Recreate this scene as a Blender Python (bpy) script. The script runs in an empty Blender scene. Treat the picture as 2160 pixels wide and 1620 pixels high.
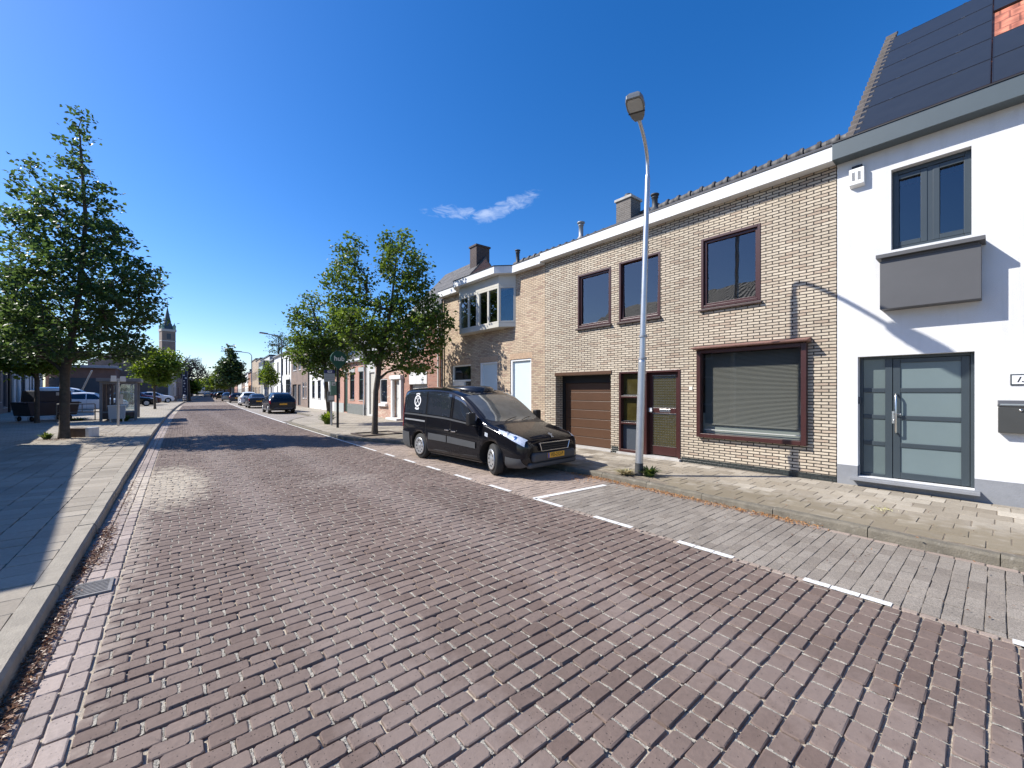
import bpy, bmesh, math, random
import numpy as np
from mathutils import Vector, Matrix

sc = bpy.context.scene
C = sc.collection
R = math.radians
rng = np.random.default_rng(7)
random.seed(7)

# ---------------------------------------------------------------- camera
cam_d = bpy.data.cameras.new('camera')
cam = bpy.data.objects.new('camera', cam_d)
C.objects.link(cam)
cam_d.sensor_width = 36.0
cam_d.lens = 36.0 * 870 / 2160
cam_d.shift_y = 15 / 2160
cam_d.clip_start = 0.05
cam_d.clip_end = 5000
YAW = math.atan(735 / 870)
cam.location = (0, 0, 1.70)
cam.rotation_euler = (R(90), 0, -YAW)
sc.camera = cam

# ---------------------------------------------------------------- light
SUN_EL, SUN_AZ = 40.8, 42.5          # the sun stands up the street and to the left
world = bpy.data.worlds.new('World')
sc.world = world
world.use_nodes = True
wn, wl = world.node_tree.nodes, world.node_tree.links
wn.clear()
sky = wn.new('ShaderNodeTexSky')
sky.sky_type = 'NISHITA'
sky.sun_disc = False
sky.sun_elevation = R(SUN_EL)
sky.sun_rotation = R(-(90 - SUN_AZ))
sky.altitude = 0
sky.air_density = 1.0
sky.dust_density = 0.55
sky.ozone_density = 2.6
bg = wn.new('ShaderNodeBackground')
bg.inputs[1].default_value = 0.108
out = wn.new('ShaderNodeOutputWorld')
# one thin wisp of cloud, fixed in the sky by direction
tc = wn.new('ShaderNodeTexCoord')
def vmath(op, a, b):
    n = wn.new('ShaderNodeVectorMath'); n.operation = op
    for i, x in enumerate((a, b)):
        if isinstance(x, (tuple, list)): n.inputs[i].default_value = x
        else: wl.new(x, n.inputs[i])
    return n
def wmath(op, a, b=0.0, clamp=False):
    n = wn.new('ShaderNodeMath'); n.operation = op; n.use_clamp = clamp
    for i, x in enumerate((a, b)):
        if isinstance(x, (int, float)): n.inputs[i].default_value = x
        else: wl.new(x, n.inputs[i])
    return n.outputs[0]
def puff(direction, up, rx, ry):
    d = Vector(direction).normalized()
    u = (Vector(up) - d * d.dot(Vector(up))).normalized()
    s = d.cross(u)
    a = vmath('DOT_PRODUCT', tc.outputs['Generated'], tuple(s)).outputs['Value']
    b = vmath('DOT_PRODUCT', tc.outputs['Generated'], tuple(u)).outputs['Value']
    f = vmath('DOT_PRODUCT', tc.outputs['Generated'], tuple(d)).outputs['Value']
    e = wmath('ADD', wmath('POWER', wmath('ABSOLUTE', wmath('DIVIDE', a, rx)), 2.0), wmath('POWER', wmath('ABSOLUTE', wmath('DIVIDE', b, ry)), 2.0))
    g = wmath('SUBTRACT', 1.0, e, True)
    return wmath('MULTIPLY', g, wmath('GREATER_THAN', f, 0.0))
p1 = puff((0.5401, 0.8529, 0.4345), (-0.03, 0.0, 1), 0.085, 0.0190)
p2 = puff((0.6369, 0.7699, 0.446), (-0.22, 0.28, 1), 0.095, 0.0220)
nz = wn.new('ShaderNodeTexNoise'); nz.inputs['Scale'].default_value = 38; nz.inputs['Detail'].default_value = 6
nz.inputs['Roughness'].default_value = 0.62
mp = wn.new('ShaderNodeMapping'); mp.inputs['Scale'].default_value = (.8, .8, 1.9)
wl.new(tc.outputs['Generated'], mp.inputs[0]); wl.new(mp.outputs[0], nz.inputs[0])
nz.inputs['Distortion'].default_value = 0.9
gsum = wmath('ADD', wmath('MULTIPLY', p1, 0.80), p2, True)
msk = wmath('MULTIPLY', wmath('SUBTRACT', wmath('ADD', gsum, 0.95), wmath('MULTIPLY', nz.outputs['Fac'], 2.75), True), 0.95, True)
msk = wmath('MULTIPLY', msk, wmath('MULTIPLY', gsum, 2.2, True), True)
msk = wmath("MULTIPLY", msk, 0.52)
mx = wn.new('ShaderNodeMixRGB'); mx.inputs[2].default_value = (5.6, 6.3, 7.6, 1)
sat = wn.new('ShaderNodeHueSaturation'); sat.inputs['Saturation'].default_value = 1.38
tin = wn.new('ShaderNodeMixRGB'); tin.blend_type = 'MULTIPLY'; tin.inputs[0].default_value = 1; tin.inputs[2].default_value = (0.93, 0.985, 1.20, 1)
wl.new(sky.outputs[0], sat.inputs['Color'])
wl.new(sat.outputs[0], tin.inputs[1]); wl.new(msk, mx.inputs[0]); wl.new(tin.outputs[0], mx.inputs[1])
wl.new(mx.outputs[0], bg.inputs[0]); wl.new(bg.outputs[0], out.inputs[0])

sun_d = bpy.data.lights.new('sun', 'SUN')
sun_d.energy = 5.0
sun_d.angle = R(0.5)
sun_d.color = (1.0, 0.955, 0.88)
sun = bpy.data.objects.new('sun', sun_d)
C.objects.link(sun)
ce = math.cos(R(SUN_EL))
SUNDIR = Vector((math.cos(R(SUN_AZ)) * ce, -math.sin(R(SUN_AZ)) * ce, -math.sin(R(SUN_EL))))
sun.rotation_euler = SUNDIR.to_track_quat('-Z', 'Y').to_euler()
sun.location = (-20, 20, 30)

sc.view_settings.view_transform = 'Standard'
sc.view_settings.look = 'None'
sc.view_settings.gamma = 1
sc.view_settings.exposure = 0.60
sc.cycles.max_bounces = 8
sc.cycles.transparent_max_bounces = 16

# ---------------------------------------------------------------- helpers
def prop(o, label=None, cat=None, group=None, kind=None):
    if label: o['label'] = label
    if cat: o['category'] = cat
    if group: o['group'] = group
    if kind: o['kind'] = kind
    return o

def thing(name, label, cat, loc=(0, 0, 0), rz=0.0, group=None):
    o = bpy.data.objects.new(name, None)
    o.empty_display_size = 0.3
    C.objects.link(o)
    o.location = loc
    o.rotation_euler = (0, 0, rz)
    return prop(o, label, cat, group)

def link(name, me, mats, parent=None, loc=None, bev=0.0, seg=2):
    o = bpy.data.objects.new(name, me)
    C.objects.link(o)
    for m in (mats if isinstance(mats, (list, tuple)) else [mats]):
        me.materials.append(m)
    if parent is not None:
        o.parent = parent
    if loc is not None:
        o.location = loc
    if bev > 0:
        b = o.modifiers.new('bevel', 'BEVEL')
        b.width = bev; b.segments = seg; b.limit_method = 'ANGLE'; b.angle_limit = R(40)
        b.harden_normals = False
    return o

class MB:
    """collects faces of one mesh"""
    def __init__(s):
        s.v, s.f, s.m, s.s = [], [], [], []
    def add(s, vs, fs, mi=0, sm=False):
        k = len(s.v)
        s.v += [tuple(p) for p in vs]
        for f in fs:
            s.f.append(tuple(i + k for i in f)); s.m.append(mi); s.s.append(sm)
        return s
    def box(s, x0, x1, y0, y1, z0, z1, mi=0):
        return s.add([(x0, y0, z0), (x1, y0, z0), (x1, y1, z0), (x0, y1, z0), (x0, y0, z1), (x1, y0, z1), (x1, y1, z1), (x0, y1, z1)],
                     [(0, 3, 2, 1), (4, 5, 6, 7), (0, 1, 5, 4), (1, 2, 6, 5), (2, 3, 7, 6), (3, 0, 4, 7)], mi)
    def poly(s, pts, mi=0):
        return s.add(pts, [tuple(range(len(pts)))], mi)
    def prism(s, pts2, axis, a, b, mi=0):
        """extrude a closed 2-D outline along axis 'x','y' or 'z' from a to b"""
        n = len(pts2)
        def P(p, t):
            return (t, p[0], p[1]) if axis == 'x' else (p[0], t, p[1]) if axis == 'y' else (p[0], p[1], t)
        vs = [P(p, a) for p in pts2] + [P(p, b) for p in pts2]
        fs = [tuple(range(n))[::-1], tuple(range(n, 2 * n))] + [(i, (i + 1) % n, n + (i + 1) % n, n + i) for i in range(n)]
        return s.add(vs, fs, mi)
    def tube(s, pts, rad, n=10, mi=0, caps=True, sm=True):
        pts = [Vector(p) for p in pts]
        if not isinstance(rad, (list, tuple)): rad = [rad] * len(pts)
        vs, fs = [], []
        ref = None
        for i, p in enumerate(pts):
            d = (pts[min(i + 1, len(pts) - 1)] - pts[max(i - 1, 0)]).normalized()
            if ref is None:
                ref = Vector((1, 0, 0)) if abs(d.x) < 0.8 else Vector((0, 1, 0))
            u = (ref - d * ref.dot(d)).normalized(); w = d.cross(u); ref = u
            for k in range(n):
                a = 2 * math.pi * k / n
                vs.append(p + (u * math.cos(a) + w * math.sin(a)) * rad[i])
        for i in range(len(pts) - 1):
            for k in range(n):
                fs.append((i * n + k, i * n + (k + 1) % n, (i + 1) * n + (k + 1) % n, (i + 1) * n + k))
        s.add(vs, fs, mi, sm)
        if caps:
            s.add(vs[:n], [tuple(range(n))[::-1]], mi); s.add(vs[-n:], [tuple(range(n))], mi)
        return s
    def lathe(s, prof, n=24, axis='z', mi=0, o=(0, 0, 0), sm=True):
        """prof: list of (radius, height)"""
        vs, fs = [], []
        for r, h in prof:
            for k in range(n):
                a = 2 * math.pi * k / n
                x, y = r * math.cos(a), r * math.sin(a)
                p = (x, y, h) if axis == 'z' else (h, x, y) if axis == 'x' else (y, h, x)
                vs.append((p[0] + o[0], p[1] + o[1], p[2] + o[2]))
        for i in range(len(prof) - 1):
            for k in range(n):
                fs.append((i * n + k, i * n + (k + 1) % n, (i + 1) * n + (k + 1) % n, (i + 1) * n + k))
        return s.add(vs, fs, mi, sm)
    def mesh(s, name):
        me = bpy.data.meshes.new(name)
        me.from_pydata(s.v, [], s.f)
        me.polygons.foreach_set('material_index', s.m)
        me.polygons.foreach_set('use_smooth', s.s)
        me.update()
        return me
    def islands(s):
        par = list(range(len(s.v)))
        def find(a):
            while par[a] != a: par[a] = par[par[a]]; a = par[a]
            return a
        for f in s.f:
            for i in f[1:]: par[find(i)] = find(f[0])
        g = {}
        for k, f in enumerate(s.f): g.setdefault(find(f[0]), []).append(k)
        out = []
        for fs in g.values():
            m = MB(); ix = {}
            for k in fs:
                for i in s.f[k]:
                    if i not in ix: ix[i] = len(m.v); m.v.append(s.v[i])
                m.f.append(tuple(ix[i] for i in s.f[k])); m.m.append(s.m[k]); m.s.append(s.s[k])
            out.append(m)
        return out
    def build_each(s, name, mats, parent=None, loc=None, bev=0.0, seg=2):
        return [m.build(name, mats, parent, loc, bev, seg) for m in s.islands()]
    def build(s, name, mats, parent=None, loc=None, bev=0.0, seg=2):
        return link(name, s.mesh(name), mats, parent, loc, bev, seg)

def np_mesh(name, verts, faces_flat, loop_tot, tint=None, smooth=False):
    me = bpy.data.meshes.new(name)
    nv = len(verts); nl = len(faces_flat); nf = len(loop_tot)
    me.vertices.add(nv); me.vertices.foreach_set('co', np.asarray(verts, np.float32).ravel())
    me.loops.add(nl); me.loops.foreach_set('vertex_index', np.asarray(faces_flat, np.int32))
    me.polygons.add(nf)
    st = np.concatenate([[0], np.cumsum(loop_tot)[:-1]]).astype(np.int32)
    me.polygons.foreach_set('loop_start', st)
    me.polygons.foreach_set('loop_total', np.asarray(loop_tot, np.int32))
    me.polygons.foreach_set('use_smooth', np.full(nf, smooth))
    if tint is not None:
        a = me.attributes.new('tint', 'FLOAT', 'POINT')
        a.data.foreach_set('value', np.asarray(tint, np.float32))
    me.update(calc_edges=True)
    me.validate()
    return me

def copy_tree(o, parent=None):
    c = o.copy(); C.objects.link(c)
    if parent is not None:
        c.parent = parent
    for ch in list(o.children):
        copy_tree(ch, c)
    return c

def text(name, s, size, m, parent, loc, rot, ext=0.002, shear=0.0, bold=0.0, align='CENTER', xs=1.0):
    cu = bpy.data.curves.new(name, 'FONT')
    cu.body = s; cu.size = size; cu.extrude = ext; cu.shear = shear; cu.offset = bold
    cu.align_x = align; cu.align_y = 'CENTER'
    t = bpy.data.objects.new(name, cu); C.objects.link(t)
    bpy.context.view_layer.update()
    me = bpy.data.meshes.new_from_object(t.evaluated_get(bpy.context.evaluated_depsgraph_get()))
    bpy.data.objects.remove(t)
    me.materials.clear()
    o = link(name, me, m, parent, loc)
    o.rotation_euler = rot; o.scale = (xs, 1, 1)
    return o

def bend(y):
    """sideways drift of the street: it bears slightly right in the distance"""
    y = np.asarray(y, float)
    yy = np.clip(y, -40, 100)
    b = 0.014 * yy + 0.00033 * yy * yy
    return b + np.where(y > 100, (y - 100) * 0.08, 0.0)
def B(y): return float(bend(y))
def Bang(y): return math.atan((B(y + .5) - B(y - .5)))
def XR(y): return 9.55 + B(y)          # facade line on the right beyond the alley
def XL(y): return -0.72 + B(y)         # left kerb
def XE(y): return 4.36 + B(y)          # right edge of the carriageway

# ---------------------------------------------------------------- materials
MATS = {}
def nodes(name):
    m = bpy.data.materials.new(name); m.use_nodes = True
    n, l = m.node_tree.nodes, m.node_tree.links
    n.clear()
    o = n.new('ShaderNodeOutputMaterial'); b = n.new('ShaderNodeBsdfPrincipled')
    l.new(b.outputs[0], o.inputs[0])
    return m, n, l, b, o

def mat(name, col, rough=.6, metal=0.0, var=.12, scale=3.0, streak=0.0, bump=0.0, bscale=60.0, coat=0.0, spec=.5, dirt=None, ior=1.5):
    if name in MATS: return MATS[name]
    m, n, l, b, o = nodes(name)
    b.inputs['Roughness'].default_value = rough
    b.inputs['Metallic'].default_value = metal
    b.inputs['Specular IOR Level'].default_value = spec
    b.inputs['Coat Weight'].default_value = coat
    b.inputs['Coat Roughness'].default_value = .04
    b.inputs['IOR'].default_value = ior
    t = n.new('ShaderNodeTexCoord')
    z = n.new('ShaderNodeTexNoise'); z.inputs['Scale'].default_value = scale; z.inputs['Detail'].default_value = 6
    z.inputs['Roughness'].default_value = .65
    l.new(t.outputs['Object'], z.inputs['Vector'])
    mr = n.new('ShaderNodeMapRange')
    mr.inputs[1].default_value = .25; mr.inputs[2].default_value = .75
    mr.inputs[3].default_value = 1 - var; mr.inputs[4].default_value = 1 + var
    l.new(z.outputs['Fac'], mr.inputs[0])
    mm = n.new('ShaderNodeMixRGB'); mm.blend_type = 'MULTIPLY'; mm.inputs[0].default_value = 1
    mm.inputs[1].default_value = (*col, 1)
    l.new(mr.outputs[0], mm.inputs[2])
    src = mm.outputs[0]
    if dirt:
        z2 = n.new('ShaderNodeTexNoise'); z2.inputs['Scale'].default_value = dirt[1]; z2.inputs['Detail'].default_value = 8
        l.new(t.outputs['Object'], z2.inputs['Vector'])
        r2 = n.new('ShaderNodeMapRange'); r2.inputs[1].default_value = dirt[2]; r2.inputs[2].default_value = dirt[2] + .18
        r2.inputs[4].default_value = dirt[3]
        l.new(z2.outputs['Fac'], r2.inputs[0])
        md = n.new('ShaderNodeMixRGB'); md.inputs[2].default_value = (*dirt[0], 1)
        l.new(r2.outputs[0], md.inputs[0]); l.new(src, md.inputs[1]); src = md.outputs[0]
    if streak:
        # rain streaks: noise drawn out downwards
        mpk = n.new('ShaderNodeMapping'); mpk.inputs['Scale'].default_value = (5, 5, .35)
        zs_ = n.new('ShaderNodeTexNoise'); zs_.inputs['Scale'].default_value = 1.6; zs_.inputs['Detail'].default_value = 7
        l.new(t.outputs['Object'], mpk.inputs[0]); l.new(mpk.outputs[0], zs_.inputs['Vector'])
        rs = n.new('ShaderNodeMapRange'); rs.inputs[1].default_value = .50; rs.inputs[2].default_value = .78; rs.inputs[3].default_value = 1.0; rs.inputs[4].default_value = 1 - streak
        l.new(zs_.outputs['Fac'], rs.inputs[0])
        ms_ = n.new('ShaderNodeMixRGB'); ms_.blend_type = 'MULTIPLY'; ms_.inputs[0].default_value = 1
        l.new(src, ms_.inputs[1]); l.new(rs.outputs[0], ms_.inputs[2]); src = ms_.outputs[0]
    l.new(src, b.inputs['Base Color'])
    if bump:
        zb = n.new('ShaderNodeTexNoise'); zb.inputs['Scale'].default_value = bscale; zb.inputs['Detail'].default_value = 5
        l.new(t.outputs['Object'], zb.inputs['Vector'])
        bp = n.new('ShaderNodeBump'); bp.inputs['Strength'].default_value = bump; bp.inputs['Distance'].default_value = .01
        l.new(zb.outputs['Fac'], bp.inputs['Height']); l.new(bp.outputs[0], b.inputs['Normal'])
    MATS[name] = m
    return m

def brick(name, c1, c2, mortar, bw=.21, bh=.0625, ms=.012, bump=.6, var=.25, rough=.85, c3=None, off=.5, plane='wall'):
    """bond laid in the plane of whichever wall the face belongs to"""
    if name in MATS: return MATS[name]
    m, n, l, b, o = nodes(name)
    b.inputs['Roughness'].default_value = rough
    t = n.new('ShaderNodeTexCoord')
    s = n.new('ShaderNodeSeparateXYZ'); l.new(t.outputs['Object'], s.inputs[0])
    sn = n.new('ShaderNodeSeparateXYZ'); l.new(t.outputs['Normal'], sn.inputs[0])
    ab = n.new('ShaderNodeMath'); ab.operation = 'ABSOLUTE'; l.new(sn.outputs[0], ab.inputs[0])
    gt = n.new('ShaderNodeMath'); gt.operation = 'GREATER_THAN'; gt.inputs[1].default_value = .5; l.new(ab.outputs[0], gt.inputs[0])
    mi = n.new('ShaderNodeMix'); mi.data_type = 'FLOAT'
    l.new(gt.outputs[0], mi.inputs[0]); l.new(s.outputs[0], mi.inputs[2]); l.new(s.outputs[1], mi.inputs[3])
    cb = n.new('ShaderNodeCombineXYZ')
    if plane == 'wall':
        l.new(mi.outputs[0], cb.inputs[0]); l.new(s.outputs[2], cb.inputs[1])
    else:
        l.new(s.outputs[0], cb.inputs[0]); l.new(s.outputs[1], cb.inputs[1])
    # a little waviness so the courses are not ruled lines
    wz = n.new('ShaderNodeTexNoise'); wz.inputs['Scale'].default_value = 3.5; l.new(t.outputs['Object'], wz.inputs['Vector'])
    wv = n.new('ShaderNodeVectorMath'); wv.operation = 'SCALE'; wv.inputs['Scale'].default_value = .012
    l.new(wz.outputs['Color'], wv.inputs[0])
    wa = n.new('ShaderNodeVectorMath'); l.new(cb.outputs[0], wa.inputs[0]); l.new(wv.outputs[0], wa.inputs[1])
    bt = n.new('ShaderNodeTexBrick')
    bt.inputs['Scale'].default_value = 1
    bt.inputs['Brick Width'].default_value = bw; bt.inputs['Row Height'].default_value = bh
    bt.inputs['Mortar Size'].default_value = ms; bt.inputs['Mortar Smooth'].default_value = .25
    bt.inputs['Bias'].default_value = 0
    bt.offset = off; bt.offset_frequency = 2
    bt.inputs['Color1'].default_value = (*c1, 1); bt.inputs['Color2'].default_value = (*c2, 1); bt.inputs['Mortar'].default_value = (*mortar, 1)
    l.new(wa.outputs[0], bt.inputs['Vector'])
    z = n.new('ShaderNodeTexNoise'); z.inputs['Scale'].default_value = 22; z.inputs['Detail'].default_value = 8; z.inputs['Roughness'].default_value = .7
    l.new(t.outputs['Object'], z.inputs['Vector'])
    z2 = n.new('ShaderNodeTexNoise'); z2.inputs['Scale'].default_value = .9; z2.inputs['Detail'].default_value = 5
    l.new(t.outputs['Object'], z2.inputs['Vector'])
    av = n.new('ShaderNodeMath'); av.operation = 'ADD'; l.new(z.outputs['Fac'], av.inputs[0]); l.new(z2.outputs['Fac'], av.inputs[1])
    mr = n.new('ShaderNodeMapRange'); mr.inputs[1].default_value = .65; mr.inputs[2].default_value = 1.35
    mr.inputs[3].default_value = 1 - var; mr.inputs[4].default_value = 1 + var
    l.new(av.outputs[0], mr.inputs[0])
    src = bt.outputs['Color']
    if c3:
        # odd bricks of a third colour: a second bond of the same size, other seed, used as a mask
        b2 = n.new('ShaderNodeTexBrick')
        for k in ('Scale', 'Brick Width', 'Row Height', 'Mortar Size', 'Mortar Smooth'):
            b2.inputs[k].default_value = bt.inputs[k].default_value
        b2.offset = off; b2.offset_frequency = 2
        b2.inputs['Color1'].default_value = (0, 0, 0, 1); b2.inputs['Color2'].default_value = (1, 1, 1, 1); b2.inputs['Mortar'].default_value = (0, 0, 0, 1)
        sh = n.new('ShaderNodeVectorMath'); sh.inputs[1].default_value = (bw * 14, bh * 38, 0)
        l.new(wa.outputs[0], sh.inputs[0]); l.new(sh.outputs[0], b2.inputs['Vector'])
        r3 = n.new('ShaderNodeMapRange'); r3.inputs[1].default_value = .74; r3.inputs[2].default_value = .92
        l.new(b2.outputs['Color'], r3.inputs[0])
        m3 = n.new('ShaderNodeMixRGB'); m3.inputs[2].default_value = (*c3, 1)
        l.new(r3.outputs[0], m3.inputs[0]); l.new(src, m3.inputs[1]); src = m3.outputs[0]
    mm = n.new('ShaderNodeMixRGB'); mm.blend_type = 'MULTIPLY'; mm.inputs[0].default_value = 1
    l.new(src, mm.inputs[1]); l.new(mr.outputs[0], mm.inputs[2])
    l.new(mm.outputs[0], b.inputs['Base Color'])
    inv = n.new('ShaderNodeMath'); inv.operation = 'MULTIPLY_ADD'; inv.inputs[1].default_value = -1; inv.inputs[2].default_value = 1
    l.new(bt.outputs['Fac'], inv.inputs[0])
    ad = n.new('ShaderNodeMath'); ad.operation = 'MULTIPLY_ADD'; ad.inputs[1].default_value = .35
    l.new(z.outputs['Fac'], ad.inputs[0]); l.new(inv.outputs[0], ad.inputs[2])
    bp = n.new('ShaderNodeBump'); bp.inputs['Strength'].default_value = bump; bp.inputs['Distance'].default_value = .012
    l.new(ad.outputs[0], bp.inputs['Height']); l.new(bp.outputs[0], b.inputs['Normal'])
    MATS[name] = m
    return m

def roof_tiles(name, c1, c2, w=.22, h=.30):
    if name in MATS: return MATS[name]
    m, n, l, b, o = nodes(name)
    b.inputs['Roughness'].default_value = .7
    t = n.new('ShaderNodeTexCoord')
    s = n.new('ShaderNodeSeparateXYZ'); l.new(t.outputs['Object'], s.inputs[0])
    cb = n.new('ShaderNodeCombineXYZ'); l.new(s.outputs[1], cb.inputs[0]); l.new(s.outputs[0], cb.inputs[1])
    bt = n.new('ShaderNodeTexBrick'); bt.inputs['Scale'].default_value = 1; bt.offset = .5
    bt.inputs['Brick Width'].default_value = w; bt.inputs['Row Height'].default_value = h
    bt.inputs['Mortar Size'].default_value = .02; bt.inputs['Mortar Smooth'].default_value = .6
    bt.inputs['Color1'].default_value = (*c1, 1); bt.inputs['Color2'].default_value = (*c2, 1)
    bt.inputs['Mortar'].default_value = (c1[0] * .55, c1[1] * .55, c1[2] * .55, 1)
    l.new(cb.outputs[0], bt.inputs['Vector'])
    z = n.new('ShaderNodeTexNoise'); z.inputs['Scale'].default_value = 6; z.inputs['Detail'].default_value = 8
    l.new(t.outputs['Object'], z.inputs['Vector'])
    mr = n.new('ShaderNodeMapRange'); mr.inputs[1].default_value = .3; mr.inputs[2].default_value = .7; mr.inputs[3].default_value = .65; mr.inputs[4].default_value = 1.35
    l.new(z.outputs['Fac'], mr.inputs[0])
    mm = n.new('ShaderNodeMixRGB'); mm.blend_type = 'MULTIPLY'; mm.inputs[0].default_value = 1
    l.new(bt.outputs['Color'], mm.inputs[1]); l.new(mr.outputs[0], mm.inputs[2]); l.new(mm.outputs[0], b.inputs['Base Color'])
    # each course rises towards its lower edge, each tile is a shallow wave
    wv = n.new('ShaderNodeTexWave'); wv.wave_type = 'BANDS'; wv.bands_direction = 'X'; wv.inputs['Scale'].default_value = .5 / w * .63
    l.new(cb.outputs[0], wv.inputs['Vector'])
    fr = n.new('ShaderNodeMath'); fr.operation = 'FRACT'
    dv = n.new('ShaderNodeMath'); dv.operation = 'DIVIDE'; dv.inputs[1].default_value = h; l.new(s.outputs[0], dv.inputs[0]); l.new(dv.outputs[0], fr.inputs[0])
    ad = n.new('ShaderNodeMath'); ad.operation = 'MULTIPLY_ADD'; ad.inputs[1].default_value = -1.2
    l.new(fr.outputs[0], ad.inputs[0]); l.new(wv.outputs['Fac'], ad.inputs[2])
    bp = n.new('ShaderNodeBump'); bp.inputs['Strength'].default_value = .8; bp.inputs['Distance'].default_value = .035
    l.new(ad.outputs[0], bp.inputs['Height']); l.new(bp.outputs[0], b.inputs['Normal'])
    MATS[name] = m
    return m

def glass(name, tint=(.85, .9, .92), ior=1.75, rough=.0):
    """a clear pane: mirror by Fresnel, otherwise see-through"""
    if name in MATS: return MATS[name]
    m = bpy.data.materials.new(name); m.use_nodes = True
    n, l = m.node_tree.nodes, m.node_tree.links; n.clear()
    o = n.new('ShaderNodeOutputMaterial')
    fr = n.new('ShaderNodeFresnel')
    ge = n.new('ShaderNodeNewGeometry')          # same mirror from either side of the pane
    im = n.new('ShaderNodeMix'); im.data_type = 'FLOAT'; im.inputs[2].default_value = ior; im.inputs[3].default_value = 1 / ior
    l.new(ge.outputs['Backfacing'], im.inputs[0]); l.new(im.outputs[0], fr.inputs[0])
    gl = n.new('ShaderNodeBsdfGlossy'); gl.inputs['Roughness'].default_value = rough; gl.inputs['Color'].default_value = (.95, .97, 1, 1)
    tr = n.new('ShaderNodeBsdfTransparent'); tr.inputs[0].default_value = (*tint, 1)
    mx = n.new('ShaderNodeMixShader'); l.new(fr.outputs[0], mx.inputs[0]); l.new(tr.outputs[0], mx.inputs[1]); l.new(gl.outputs[0], mx.inputs[2])
    # float glass is never perfectly flat
    t = n.new('ShaderNodeTexCoord'); z = n.new('ShaderNodeTexNoise'); z.inputs['Scale'].default_value = 1.4
    l.new(t.outputs['Object'], z.inputs['Vector'])
    bp = n.new('ShaderNodeBump'); bp.inputs['Strength'].default_value = .05; bp.inputs['Distance'].default_value = .06
    l.new(z.outputs['Fac'], bp.inputs['Height']); l.new(bp.outputs[0], gl.inputs['Normal'])
    l.new(mx.outputs[0], o.inputs[0])
    MATS[name] = m
    return m

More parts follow.
